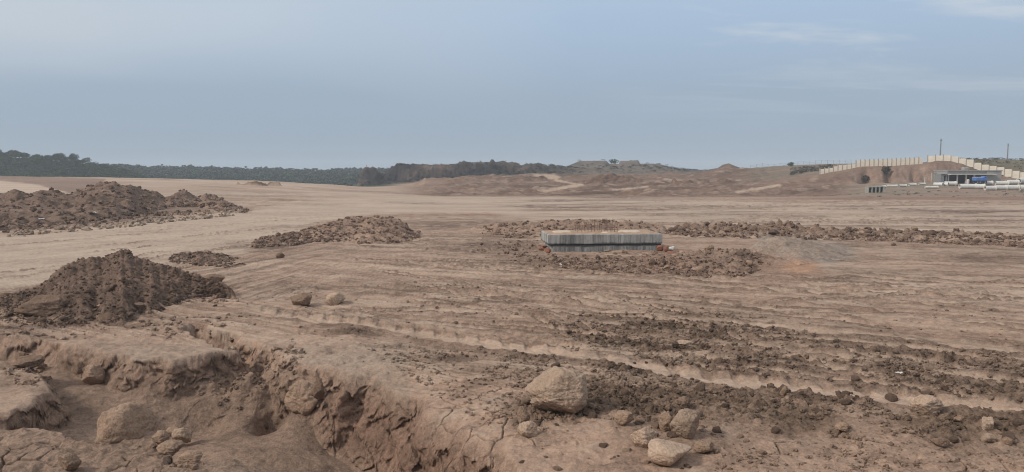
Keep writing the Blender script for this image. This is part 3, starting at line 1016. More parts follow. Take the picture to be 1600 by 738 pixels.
M_TYRE = plain_material("black_rubber", (.03, .03, .03), .15, 4, .85)
M_PANEL = plain_material("beige_precast_panel", (.80, .72, .59), .12, 1.2, .9)
M_POST = plain_material("grey_brown_post", (.40, .345, .275), .15, 2, .9)
M_POLE = plain_material("grey_steel_pole", (.20, .205, .21), .12, 2, .6)
M_CULV = plain_material("weathered_grey_concrete", (.30, .295, .265), .2, 2, .9)
M_BARK = plain_material("dark_bark", (.07, .055, .042), .2, 6, .9)
M_LEAF = leaf_material("acacia_leaf", (.026, .042, .024), (.078, .098, .050))
M_LEAF2 = leaf_material("far_wood_leaf", (.026, .040, .027), (.068, .088, .048))
M_SCRUB = leaf_material("dry_scrub_leaf", (.036, .037, .028), (.056, .052, .038))
M_DRYGRASS = leaf_material("dry_grass", (.22, .19, .11), (.15, .14, .075))


# ------------------------------------------------------------------ ground: one polar sheet, fine in front, out to the horizon
def build_ground():
    pxs = np.arange(-90, 1691, 1.5)
    th = np.arctan((pxs - 800) / F)
    step, edge, ext = .0016, th[-1], []
    while edge < math.pi - .03:
        step = min(step * 1.25, .09)
        edge += step
        ext.append(min(edge, math.pi))
    ext = np.array([e for e in ext if e < math.pi - .02])
    left_edge = th[0]
    extl = -(ext - th[-1]) + left_edge
    extl = extl[extl > -math.pi + .02]
    th = np.concatenate([extl[::-1], th, ext])
    rs = list(np.linspace(1.0, 8.6, 18))
    r = 8.6
    while r < 10.2:
        r += .022
        rs.append(r)
    while r < 16.9:
        r += .0150
        rs.append(r)
    while r < 18.5:
        r += .0235
        rs.append(r)
    while r < 120:
        r += max(.03, r * r * .62 / 4568)
        rs.append(r)
    while r < 300:
        r += .95
        rs.append(r)
    while r < 620:
        r += 3.2
        rs.append(r)
    while r < 2600:
        r *= 1.12
        rs.append(r)
    rs = np.array(rs)
    R, T = np.meshgrid(rs, th, indexing="ij")
    X, Y = R * np.sin(T), R * np.cos(T)
    Z, Cc = terrain_sheet(X, Y)
    # pit faces bulge and crumble sideways too
    k = int(np.searchsorted(rs, 21.0))
    Xn, Yn, Zn = X[:k], Y[:k], Z[:k]
    _, pin, pf = pit(Xn.ravel(), Yn.ravel())
    w = np.clip(pf * 1.2 + .25 * pin, 0, 1)
    i = np.nonzero(w > .02)[0]
    p = np.stack([Xn.ravel()[i], Yn.ravel()[i], Zn.ravel()[i]], 1)
    sa = np.arctan2(p[:, 0], p[:, 1]) * 15 + .10 * noise3(p, 5, 421)
    sz = p[:, 2] + .10 * noise3(p, 4, 423)
    dr = .15 * cellval(sa, sz * 1.2, .42, 425) + .08 * cellval(sa, sz, .17, 427)
    dr = dr + .20 * noise3(p, 1.0, 401) + .08 * noise3(p, 2.6, 403) + .03 * noise3(p, 6, 405) - .09 * np.clip(1 - 6 * np.abs(noise3(p, 1.9, 407)), 0, 1)
    da = .12 * noise3(p, 1.1, 411) + .035 * noise3(p, 2.8, 413)
    th_ = np.arctan2(p[:, 0], p[:, 1])
    ww = w[i]
    xf, yf = X[:k].ravel(), Y[:k].ravel()
    xf[i] += ww * (np.sin(th_) * dr + np.cos(th_) * da)
    yf[i] += ww * (np.cos(th_) * dr - np.sin(th_) * da)
    X[:k], Y[:k] = xf.reshape(X[:k].shape), yf.reshape(X[:k].shape)
    nr, nt_ = R.shape
    V = np.stack([X.ravel(), Y.ravel(), Z.ravel()], 1)
    idx = np.arange(nr * nt_).reshape(nr, nt_)
    nxt = np.roll(idx, -1, axis=1)
    a, b = idx[:-1], nxt[:-1]
    c, d = nxt[1:], idx[1:]
    faces = np.stack([a.ravel(), d.ravel(), c.ravel(), b.ravel()], 1)
    # cap under the camera
    z0 = float(Z[0].mean())
    V = np.vstack([V, [[0, 0, z0]]])
    Cc = np.vstack([Cc, Cc[0:1]])
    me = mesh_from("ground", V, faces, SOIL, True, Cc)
    o = link("ground", me)
    tag(o, kind="structure")
    return o


build_ground()


# ------------------------------------------------------------------ heaps of dug soil
def ridge_heap(name, tops, front, d_ridge, label, res=.05, back=.6, colour=BROWN, lump=1.0, seed=1, cat="dirt mound", group=None, power=1.15, sizes=(.55, .22, .1), ext=None):
    """a heap along a crest line: tops = crest in the picture, front = its foot towards the viewer"""
    tops, front = np.array(tops, float), np.array(front, float)
    p0, p1 = tops[0, 0], tops[-1, 0]
    dr = np.array(d_ridge, float) if isinstance(d_ridge, list) else np.array([[p0, d_ridge], [p1, d_ridge]], float)
    us = np.arange(p0 - 12, p1 + 12, max(.6, res / dr[:, 1].mean() * F))
    nfront, nback = None, None
    dmid = dr[:, 1].mean()
    ext_f = ext or max(dmid - min(4568.0 / (front[:, 1] - 268)), .5)
    ny = int(np.clip((ext_f * (1 + back)) / res, 20, 260))
    ts = np.linspace(-1.1, 1.1, ny)
    U, T = np.meshgrid(us, ts, indexing="ij")
    DR = np.interp(U, dr[:, 0], dr[:, 1])
    FV = np.interp(U, front[:, 0], front[:, 1])
    DF = np.minimum(4568.0 / (FV - 268), DR - .3) if ext is None else DR - ext
    EXT = DR - DF
    Yv = np.where(T < 0, DR + T * EXT, DR + T * EXT * back)
    wob = fbm(U * .02 * 50 / dmid, T * 1.5, 2, seed + 5)
    Xv = (U - 800) / F * (Yv * CP + (H) * SP) * 1.0
    base, gcol = terrain(Xv, Yv, True)
    crest = H - (np.interp(U, tops[:, 0], tops[:, 1]) - 268) / F * DR * 1.004
    bx = (U - 800) / F * (DR * CP + H * SP)
    base_r = terrain(bx, DR)
    hgt = np.maximum(crest - base_r, .0)
    ends = sstep(p0 - 10, p0 + 6, U) * (1 - sstep(p1 - 6, p1 + 10, U))
    tt = np.abs(T) * (1 + .22 * wob) + .06 * fbm(Xv * 1.2, Yv * 1.2, 3, seed)
    prof = np.clip(1 - tt, 0, 1) ** power
    # round the very crest a little
    prof = prof - .06 * np.exp(-(T / .12) ** 2)
    h = hgt * prof * ends
    rgh = np.clip(h / .25, 0, 1)
    lump = lump * (.35 + .8 * sstep(-.25, .25, fbm(Xv / (sizes[0] * 2.2), Yv / (sizes[0] * 2.2), 3, seed + 17)))
    Zn = h + 1.45 * rgh * lump * (.38 * sizes[0] * fbm(Xv / sizes[0], Yv / sizes[0], 3, seed + 9)
                           + .65 * clods(Xv, Yv, sizes[0], seed + 11, .5, .12, .5)
                           + .75 * clods(Xv, Yv, sizes[1], seed + 13, .7)
                           + .8 * clods(Xv, Yv, sizes[2], seed + 15, .8) - .10 * sizes[0])
    edge = sstep(.94, 1.06, tt) + (1 - ends)
    Z = base + Zn - .02 - .25 * np.clip(edge, 0, 1)
    nu, nv = U.shape
    idx = np.arange(nu * nv).reshape(nu, nv)
    faces = np.stack([idx[:-1, :-1].ravel(), idx[1:, :-1].ravel(), idx[1:, 1:].ravel(), idx[:-1, 1:].ravel()], 1)
    cc = np.tile(colour, (nu * nv, 1))
    k = sstep(-.1, .35, fbm(Xv * .9, Yv * .9, 3, seed + 21)).ravel()[:, None]
    cc = cc * (1 - .55 * k) + (np.asarray(colour) * 1.35 if seed != 86 else GREY * .25 + TAN * .65) * .55 * k
    toe = (sstep(.02, .22 * sizes[0] / .55, h * (1 + .8 * fbm(Xv * 2 / sizes[0], Yv * 2 / sizes[0], 2, seed + 23)))).ravel()[:, None]
    cc = gcol * (1 - toe) + cc * toe
    ox, oy = float(Xv.mean()), float(Yv.mean())
    oz = gz(ox, oy)
    V = np.stack([Xv.ravel() - ox, Yv.ravel() - oy, Z.ravel() - oz], 1)
    me = mesh_from(name, V, faces, SOIL, True, cc)
    o = link(name, me, loc=(ox, oy, oz))
    tag(o, label, cat, group)

    def surf(px, t):
        i = int(np.clip(np.searchsorted(us, px), 0, nu - 1))
        j = int(np.clip(np.searchsorted(ts, t), 0, nv - 1))
        return float(Xv[i, j]), float(Yv[i, j]), float(Z[i, j])
    return surf


heap_near = ridge_heap(
    "dirt_mound",
    [(-90, 476), (-50, 470), (-10, 468), (20, 463), (45, 455), (70, 443), (85, 426), (100, 412), (120, 402), (135, 400), (150, 396), (165, 397), (180, 390), (192, 383), (203, 386), (212, 393),
     (235, 403), (250, 407), (270, 412), (300, 424), (330, 433), (352, 441), (368, 452)],
    [(-90, 500), (-10, 506), (60, 510), (130, 512), (200, 505), (250, 488), (300, 470), (350, 460), (368, 458)], [(-90, 20.6), (20, 22), (85, 23.6), (190, 24.2), (300, 23.6), (368, 23.2)],
    "tall peaked heap of dark crumbly soil beside the pale haul road", .035, .45, BROWN * .86, .5, 31, power=1.1, sizes=(.6, .2, .08))
heap_back = ridge_heap(
    "dirt_mound",
    [(-160, 300), (-60, 303), (0, 302), (15, 300), (28, 297), (45, 299), (60, 295), (75, 299), (92, 297), (110, 301), (125, 297), (140, 291), (155, 285), (165, 282),
     (180, 280), (192, 285), (205, 285), (215, 289), (226, 294), (240, 296), (250, 300), (258, 306), (270, 303), (290, 302), (303, 307), (312, 305), (330, 303),
     (345, 308), (360, 316), (376, 326), (388, 334)],
    [(-160, 372), (0, 362), (100, 354), (200, 344), (260, 331), (300, 328), (350, 333), (388, 338)],
    [(-160, 70), (0, 71), (200, 74), (250, 82), (300, 86), (345, 80), (388, 74)],
    "long dark soil ridge with a humped top along the far side of the haul road", .13, .6, BROWN * .95, .5, 41, power=.9, sizes=(2.6, .9, .4))
heap_mid = ridge_heap(
    "dirt_mound",
    [(385, 384), (400, 374), (425, 367), (445, 364), (470, 360), (490, 353), (510, 347), (530, 342), (550, 338), (570, 336), (592, 335), (610, 337), (625, 341),
     (633, 347), (640, 354), (650, 360), (664, 366)],
    [(385, 390), (430, 388), (480, 380), (540, 380), (590, 385), (630, 380), (664, 371)], [(385, 38.5), (430, 41), (480, 45), (550, 48), (664, 46.5)],
    "long lumpy brown soil heap where the haul road bends away", .08, .45, BROWN * .45 + TAN * .45, .5, 51, power=.8, sizes=(1.0, .42, .2))
heap_small = ridge_heap(
    "dirt_mound",
    [(258, 407), (270, 399), (285, 395), (310, 393), (330, 394), (345, 396), (360, 402), (384, 412)],
    [(258, 410), (300, 416), (350, 418), (384, 414)], 33.5,
    "small low pile of dark clods just behind the tall peaked heap", .06, .6, BROWN, 1.0, 61, power=.8, sizes=(.6, .28, .14))
heap_bank = ridge_heap(
    "dirt_bank",
    [(735, 354), (770, 349), (800, 347), (840, 345), (880, 342), (930, 342), (980, 344), (1040, 352)],
    [(735, 358), (770, 363), (790, 368), (840, 372), (900, 370), (1000, 368), (1040, 366)], [[735, 50], [1040, 51]],
    "low brown dirt bank curving round behind the concrete block", .09, .5, BROWN * .7 + TAN * .35, .4, 71, cat="dirt bank", power=.75, sizes=(1.0, .45, .22))
heap_front = ridge_heap(
    "dirt_bank",
    [(830, 405), (870, 404), (920, 405), (960, 404), (1000, 407), (1050, 402), (1090, 396), (1125, 391), (1150, 389), (1170, 393), (1195, 401), (1235, 408)],
    [(830, 410), (900, 424), (1000, 432), (1100, 435), (1160, 433), (1195, 424), (1235, 414)], 33,
    "crescent of rough reddish rubble heaped in front of the concrete block", .06, .5, np.array([.225, .155, .117]), .65, 81, cat="rubble bank", power=.9, sizes=(.7, .3, .15))
heap_grey = ridge_heap(
    "dirt_mound",
    [(1165, 388), (1185, 375), (1205, 368), (1225, 366), (1250, 371), (1280, 379), (1310, 388), (1350, 400)],
    [(1165, 396), (1250, 414), (1300, 412), (1350, 404)], 36.5,
    "low smooth grey soil swell beside the rubble crescent", .07, .6, GREY * .42 + TAN * .45, .3, 86, power=1.0, sizes=(.7, .3, .15))
heap_berm = ridge_heap(
    "rubble_berm",
    [(1036, 360), (1060, 354), (1085, 350), (1110, 351), (1140, 351), (1170, 352), (1210, 351), (1240, 354), (1300, 356), (1350, 359), (1400, 361), (1450, 363),
     (1500, 362), (1550, 365), (1600, 367), (1660, 369), (1720, 372), (1800, 380)],
    [(1036, 366), (1085, 370), (1200, 374), (1300, 376), (1400, 379), (1500, 382), (1600, 388), (1720, 394), (1800, 398)],
    [[1036, 50], [1300, 47], [1600, 43.5], [1800, 41]],
    "long low berm of dark rubble edging the pale graded field", .08, .5, BROWN * .75 + TAN * .2, .9, 91, cat="berm", power=.65, sizes=(.9, .4, .2))
heap_far = ridge_heap(
    "dirt_mound",
    [(366, 288), (385, 284), (400, 281), (412, 281.5), (425, 284), (442, 289)],
    [(366, 293), (400, 294), (442, 293)], 140,
    "small brown soil mound far off on the pale plain", .3, .6, DARK * 1.2, .8, 101, power=.8, sizes=(2., 1., .5))
FARC = RED * .50
for k_, (pts_, d_, e_, lab_) in enumerate((
        ([(868, 294), (890, 289), (915, 284), (935, 274), (952, 271.5), (968, 272), (985, 276), (1005, 284), (1030, 290), (1050, 295)], 196, 12, "broad reddish spoil mound below the two flat-topped mesas"),
        ([(1015, 293), (1045, 286), (1075, 283), (1110, 284), (1140, 282), (1170, 287), (1190, 293)], 182, 9, "long low reddish spoil mound between the broad mound and the culvert boxes"),
        ([(640, 293), (652, 286), (664, 279.5), (700, 278.5), (740, 280), (765, 282), (790, 287), (805, 292)], 205, 9, "reddish flat spoil mound just in front of the dark cliff"),
        ([(775, 290), (800, 281), (822, 276), (845, 277), (868, 283), (880, 290)], 215, 9, "smaller spoil mound beside the pale ramp, left of the broad one"),
        ([(1120, 283), (1150, 277), (1180, 274), (1210, 276), (1235, 281), (1255, 285)], 215, 9, "dull spoil mound near the hill that carries the wire fence"),
        ([(780, 303), (800, 299), (830, 296), (855, 298), (872, 303)], 146, 5, "low purple brown spoil mound at the back edge of the graded field"))):
    ridge_heap("spoil_mound", pts_, [(pts_[0][0], 300), (pts_[-1][0], 300)], d_, lab_, .30, .9, FARC * (1 + .12 * (k_ % 3)), .55, 211 + k_ * 9, cat="spoil mound",
               power=.8, sizes=(3.4, 1.4, .7), ext=e_)
for k_, (a_, b_, y0_, y1_, d_, lab_) in enumerate((
        (812, 850, 321, 325, 86, "low brown soil lump on the graded field, farther from the bend in its row"),
        (848, 905, 322, 326, 84, "wide flat soil lump on the graded field straight beyond the concrete block"),
        (1180, 1228, 366, 376, 44, "dark rubbly patch of soil just in front of the long berm"),
        (960, 1040, 309, 313, 108, "thin brown soil ridge across the far side of the graded field"))):
    ridge_heap("dirt_mound", [(a_, y1_), (a_ + (b_ - a_) * .3, y0_), (a_ + (b_ - a_) * .6, y0_ + .6), (b_, y1_)],
               [(a_, y1_ + 1.5), (b_, y1_ + 1.5)], d_, lab_, .12 + d_ * .001, .6, BROWN * 1.05, .8, 111 + k_ * 9, power=.8, sizes=(1.1, .5, .25))


# ------------------------------------------------------------------ rocks
def ico(sub):
    t = (1 + 5 ** .5) / 2
    v = [(-1, t, 0), (1, t, 0), (-1, -t, 0), (1, -t, 0), (0, -1, t), (0, 1, t), (0, -1, -t), (0, 1, -t), (t, 0, -1), (t, 0, 1), (-t, 0, -1), (-t, 0, 1)]
    f = [(0, 11, 5), (0, 5, 1), (0, 1, 7), (0, 7, 10), (0, 10, 11), (1, 5, 9), (5, 11, 4), (11, 10, 2), (10, 7, 6), (7, 1, 8),
         (3, 9, 4), (3, 4, 2), (3, 2, 6), (3, 6, 8), (3, 8, 9), (4, 9, 5), (2, 4, 11), (6, 2, 10), (8, 6, 7), (9, 8, 1)]
    v = [np.array(p) / np.linalg.norm(p) for p in v]
    for _ in range(sub):
        mid, nf = {}, []

        def m(a, b):
            k = (min(a, b), max(a, b))
            if k not in mid:
                p = v[a] + v[b]
                v.append(p / np.linalg.norm(p))
                mid[k] = len(v) - 1
            return mid[k]
        for a, b, c in f:
            x, y, z = m(a, b), m(b, c), m(c, a)
            nf += [(a, x, z), (b, y, x), (c, z, y), (x, y, z)]
        f = nf
    return np.array(v), np.array(f)


ICO = {k: ico(k) for k in (1, 2, 3, 4, 5)}


def rock_shape(seed, sub=4, cuts=9, rough=.085, lo=.55, hi=.9, planes=None):
    """a broken stone: ball trimmed by random flat cuts, edges softened, surface chipped"""
    rng = np.random.RandomState(seed)
    v, f = ICO[sub]
    p = v.copy()
    if planes is None:
        planes = []
        for _ in range(cuts):
            n = rng.normal(size=3)
            n /= np.linalg.norm(n)
            planes.append((n, rng.uniform(lo, hi)))
    r = np.ones(len(p))
    for n, d in planes:
        n = np.array(n, float)
        n /= np.linalg.norm(n)
        c = p @ n
        lim = np.where(c > .02, d / np.maximum(c, .02), 9)
        k = 34.0
        r = -np.log(np.exp(-k * r) + np.exp(-k * lim)) / k
    p = p * r[:, None]
    p *= (1 + rough * 2.0 * noise3(v, 1.6, seed + 1) + rough * 1.5 * noise3(v, 4, seed + 2) + rough * .9 * noise3(v, 10, seed + 3)
             - rough * .5 * np.clip(1 - 7 * np.abs(noise3(v, 2.6, seed + 4)), 0, 1))[:, None]
    mn, mx = p.min(0), p.max(0)
    p = (p - (mn + mx) / 2) / (mx - mn)       # unit box
    return p, f


def add_rock(px, py, wpx, hpx, label, seed, mat=None, depth_ratio=.8, rz=0., tilt=0., z=None, sub=4, cuts=9, rough=.085, lo=.55, hi=.9,
             name="boulder", cat="boulder", group=None, planes=None, sink=.12, gzv=None):
    """px, py: where its foot touches the ground in the picture; wpx, hpx: its size there"""
    zz = 0.0
    for _ in range(6):                              # walk down the sight line to the real ground
        x, y = G(px, py, zz)
        zz = zz * .4 + gz(x, y) * .6 if gzv is None else gzv
    x, y = G(px, py, zz)
    dep = y * CP + (H - zz) * SP
    w, h = wpx / F * dep, hpx / F * dep
    p, f = rock_shape(seed, sub, cuts, rough, lo, hi, planes)
    p = p * np.array([w, w * depth_ratio, h * (1 + sink)])
    if tilt:
        c, s = math.cos(tilt), math.sin(tilt)
        p = np.stack([p[:, 0] * c - p[:, 2] * s, p[:, 1], p[:, 0] * s + p[:, 2] * c], 1)
    p[:, 2] -= p[:, 2].min() + h * sink
    y2 = y + w * depth_ratio * .42
    zg = zz + h * sink * 0
    me = mesh_from(name, p, f, mat or M_ROCK, True)
    o = link(name, me, loc=(x * (y2 / y), y2, zg), rz=rz)
    tag(o, label, cat, group)
    return o


# the big wedge-shaped boulder: long sloping left shoulder, upright right side, overhanging foot
add_rock(870, 657, 104, 74, "largest pale boulder, wedge shaped with a sloping left shoulder, on the churned soil", 7, M_ROCKPALE, .75, sub=5, rough=.06, sink=.04,
         planes=[((-.66, -.12, .70), .66), ((.97, -.2, .05), .72), ((.25, -.93, .30), .66), ((.35, .1, .93), .86), ((-.80, -.5, -.2), .74),
                 ((-.35, -.55, -.75), .66), ((.55, -.35, .76), .86), ((.1, .9, .2), .75), ((-.35, -.75, .55), .78), ((.75, -.55, -.45), .84)])
ROCKS = [
    (1070, 689, 52, 46, "rounded knobbly tan boulder at the edge of the churned soil, standing above the cracked slab", 11, M_ROCKPALE, dict(cuts=14, lo=.66)),
    (1006, 703, 44, 34, "blunt tan boulder sitting just left of the cracked slab", 12, M_ROCKPALE, dict(cuts=12, lo=.64)),
    (1047, 732, 78, 34, "low flat pale stone slab split by a dark crack", 13, M_ROCKPALE, dict(cuts=9, lo=.6, rough=.04)),
    (824, 685, 34, 24, "small pale angular stone below the left foot of the wedge boulder", 14, M_ROCKPALE, dict()),
    (818, 664, 22, 28, "narrow upright brown stone tucked against the wedge boulder", 15, M_ROCK, dict()),
    (740, 600, 0, 0, None, 0, None, None),
    (975, 667, 30, 22, "sharp tan stone behind the row of rounded boulders", 17, M_ROCK, dict()),
    (1066, 640, 28, 20, "thin grey brown stone leaning behind the knobbly boulder", 18, M_ROCKBROWN, dict(lo=.5)),
    (1046, 644, 16, 12, "small dark stone beside the leaning grey stone", 19, M_ROCKBROWN, dict()),
    (1041, 675, 26, 30, "slim tan stone wedged between the two rounded boulders", 20, M_ROCK, dict()),
    (1100, 712, 34, 18, "flat tan stone at the end of the cracked slab", 21, M_ROCK, dict()),
    (471, 479, 34, 20, "brown boxy boulder of the pair alone on the tracked plain", 22, M_ROCK, dict(cuts=10, lo=.7)),
    (524, 477, 30, 19, "paler slanted boulder of the pair alone on the tracked plain", 23, M_ROCKPALE, dict(cuts=10, lo=.7)),
    (438, 404, 14, 9, "small lone dark stone on the plain in front of the long lumpy heap", 24, M_ROCKBROWN, dict()),
    (480, 654, 62, 56, "large tan boulder fallen into the pit under the steep red face", 25, M_ROCK, dict(cuts=12, lo=.62, sink=.04)),
    (498, 624, 26, 32, "dark stone wedged behind the fallen tan boulder in the pit", 26, M_ROCKBROWN, dict()),
    (147, 602, 34, 31, "rounded brown boulder lying against the undercut block in the pit", 27, M_ROCK, dict(cuts=13, lo=.66)),
    (126, 590, 22, 24, "small brown stone next to the rounded boulder in the pit", 28, M_ROCKBROWN, dict()),
    (44, 578, 46, 17, "flat leaning brown stone at the shallow end of the pit", 29, M_ROCKBROWN, dict(lo=.5)),
    (60, 582, 22, 18, "stubby stone under the flat leaning one in the pit", 30, M_ROCKBROWN, dict()),
    (36, 566, 24, 16, "grey brown stone behind the flat leaning one in the pit", 31, M_ROCKBROWN, dict()),
    (286, 695, 30, 25, "rounded pale stone topping the little stone pile on the pit floor", 32, M_ROCKPALE, dict(cuts=13, lo=.66)),
    (253, 697, 26, 22, "rounded stone on the near side of the little stone pile in the pit", 33, M_ROCK, dict(cuts=13, lo=.66)),
    (270, 684, 22, 14, "half buried stone between the rounded ones of the little pile", 34, M_ROCK, dict()),
    (298, 729, 38, 19, "low blocky stone on the pit floor below the little pile", 35, M_ROCK, dict()),
    (268, 716, 42, 22, "flat dusty stone between the little pile and the blocky stone", 36, M_ROCK, dict()),
    (198, 686, 88, 50, "big rounded sandy lump half buried in the pit floor", 37, M_ROCK, dict(cuts=7, lo=.7, rough=.06, sink=.75)),
    (70, 499, 76, 34, "long brown slab of hardened soil at the foot of the tall peaked heap", 38, M_ROCKBROWN, dict(cuts=7, lo=.55)),
    (347, 461, 26, 20, "dark round boulder at the far tip of the tall peaked heap", 39, M_ROCKBROWN, dict(cuts=12, lo=.66)),
    (336, 446, 30, 16, "flat dark stone on the tail of the tall peaked heap", 40, M_ROCKBROWN, dict()),
    (164, 489, 24, 15, "pale flat stone low on the front of the tall peaked heap", 41, M_ROCK, dict()),
    (170, 504, 22, 14, "dark stone at the front foot of the tall peaked heap", 42, M_ROCKBROWN, dict()),
    (216, 488, 22, 14, "brown stone low on the gentle flank of the tall peaked heap", 43, M_ROCKBROWN, dict()),
    (10, 470, 22, 12, "grey stone at the end of the tall heap nearest the frame edge", 44, M_ROCKBROWN, dict()),
    (1446, 651, 48, 30, "tan overhanging stone poking from the rut of the tread track", 45, M_ROCKPALE, dict(cuts=8, lo=.6)),
    (1543, 676, 24, 22, "upright tan stone of the small trio at the crust edge", 46, M_ROCKPALE, dict()),
    (1544, 693, 24, 14, "flat tan stone below the upright one of the small trio", 47, M_ROCKPALE, dict()),
    (1575, 697, 20, 12, "round stone a little apart from the small trio's other two", 48, M_ROCK, dict()),
    (1498, 661, 17, 11, "small round tan stone between the overhanging stone and the trio", 49, M_ROCK, dict()),
    (1321, 569, 28, 11, "low pale pointed stone far out in the dark churned soil", 50, M_ROCKPALE, dict()),
    (1315, 677, 22, 15, "reddish stone where the churned soil meets the cracked crust", 51, M_ROCK, dict()),
    (1468, 699, 28, 12, "dark flattened lump leading the tongue of clods on the crust", 52, M_ROCKBROWN, dict()),
    (1071, 542, 26, 8, "pale flat stone in the churned soil above the tread track", 53, M_ROCKPALE, dict()),
    (1225, 620, 14, 16, "reddish stone standing at the lip of the tread track", 54, M_ROCK, dict()),
    (110, 738, 34, 26, "pale pointed stone on the near bank of the pit", 55, M_ROCK, dict()),
    (1108, 393, 17, 10, "rusty brown boulder behind the rubble crescent", 56, M_ROCK, dict()),
    (1152, 362, 28, 13, "large smooth tan boulder on the crest of the long berm", 57, M_ROCKPALE, dict(cuts=12, lo=.64)),
    (1206, 362, 18, 10, "tan boulder on the berm next to a taller dark one", 58, M_ROCKPALE, dict()),
    (1206, 354, 12, 8, "dark knob of rock capping the berm", 59, M_ROCKBROWN, dict()),
    (1165, 400, 12, 8, "pale stone on top of the rubble crescent", 60, M_ROCKPALE, dict()),
    (1396, 384, 8, 5, "lone dark stone on the open ground below the berm", 61, M_ROCKBROWN, dict()),
]
for px_, py_, w_, h_, lab_, sd_, m_, kw_ in ROCKS:
    if lab_:
        add_rock(px_, py_, w_, h_, lab_, sd_, m_, rz=(sd_ * 1.7) % .9 - .45, name="boulder" if w_ > 32 else "stone", cat="boulder" if w_ > 32 else "stone", **kw_)

# ---- loose stones one can count: on the berm, the rubble crescent, the heaps, in the churned soil
R = random.Random(5)
SMALL = []
for k in range(8):
    p, f = rock_shape(200 + k, 3, 9, .09, .6, .95)
    SMALL.append(mesh_from("stone", p, f, M_CLOD, True))
SMALL_B = []
for k in range(5):
    p, f = rock_shape(230 + k, 3, 9, .08, .6, .95)
    SMALL_B.append(mesh_from("stone", p, f, M_ROCK, True))


def small_stone(x, y, z, s, label, group, pool=SMALL):
    o = link("stone", R.choice(pool))
    o.location = (x, y, z + s * .18)
    o.rotation_euler = (R.uniform(-.5, .5), R.uniform(-.5, .5), R.uniform(0, 6.28))
    o.scale = (s * R.uniform(.85, 1.3), s * R.uniform(.8, 1.1), s * R.uniform(.55, .9))
    tag(o, label, "stone", group)


for k in range(58):
    px = 1045 + 560 * R.random() ** 1.25
    x, y, z = heap_berm(px, R.uniform(-.75, .15))
    small_stone(x, y, z, R.choice((.22, .28, .34, .42, .55)), "loose brown stone among the many on the long berm", "stones along the berm", SMALL if R.random() < .7 else SMALL_B)
for k in range(34):
    x, y, z = heap_front(R.uniform(850, 1185), R.uniform(-.9, .1))
    small_stone(x, y, z, R.choice((.14, .18, .24, .32)), "loose reddish stone in the rubble crescent before the concrete block", "stones in the rubble crescent", SMALL if R.random() < .5 else SMALL_B)
for k in range(40):
    x, y, z = heap_near(R.uniform(-20, 355), R.uniform(-.98, -.5))
    small_stone(x, y, z, R.choice((.1, .13, .17, .24)), "loose dark stone on the flank of the tall peaked heap", "stones on the tall peaked heap")
cz = np.array(CHURN, float)
cnt = 0
while cnt < 110:
    px, py = R.uniform(640, 1640), R.uniform(560, 715)
    if poly_sd(np.array([px]), np.array([py]), CHURN)[0] < 2:
        continue
    x, y = G(px, py)
    z = gz(x, y)
    small_stone(x, y, z, .07 + .16 * R.random() ** 2.5, "small loose clod lying in the dark churned soil", "clods in the churned soil", SMALL if R.random() < .75 else SMALL_B)
    cnt += 1


cnt = 0
while cnt < 34:
    px, py = 800 + 400 * R.random(), 652 + 80 * R.random() ** .8
    x, y = G(px, py)
    s_ = .05 + .15 * R.random() ** 2
    small_stone(x, y, gz(x, y) - s_ * .25, s_, "half buried tan stone in the dusty ground about the wedge boulder", "stones about the wedge boulder", SMALL_B if R.random() < .75 else SMALL)
    cnt += 1


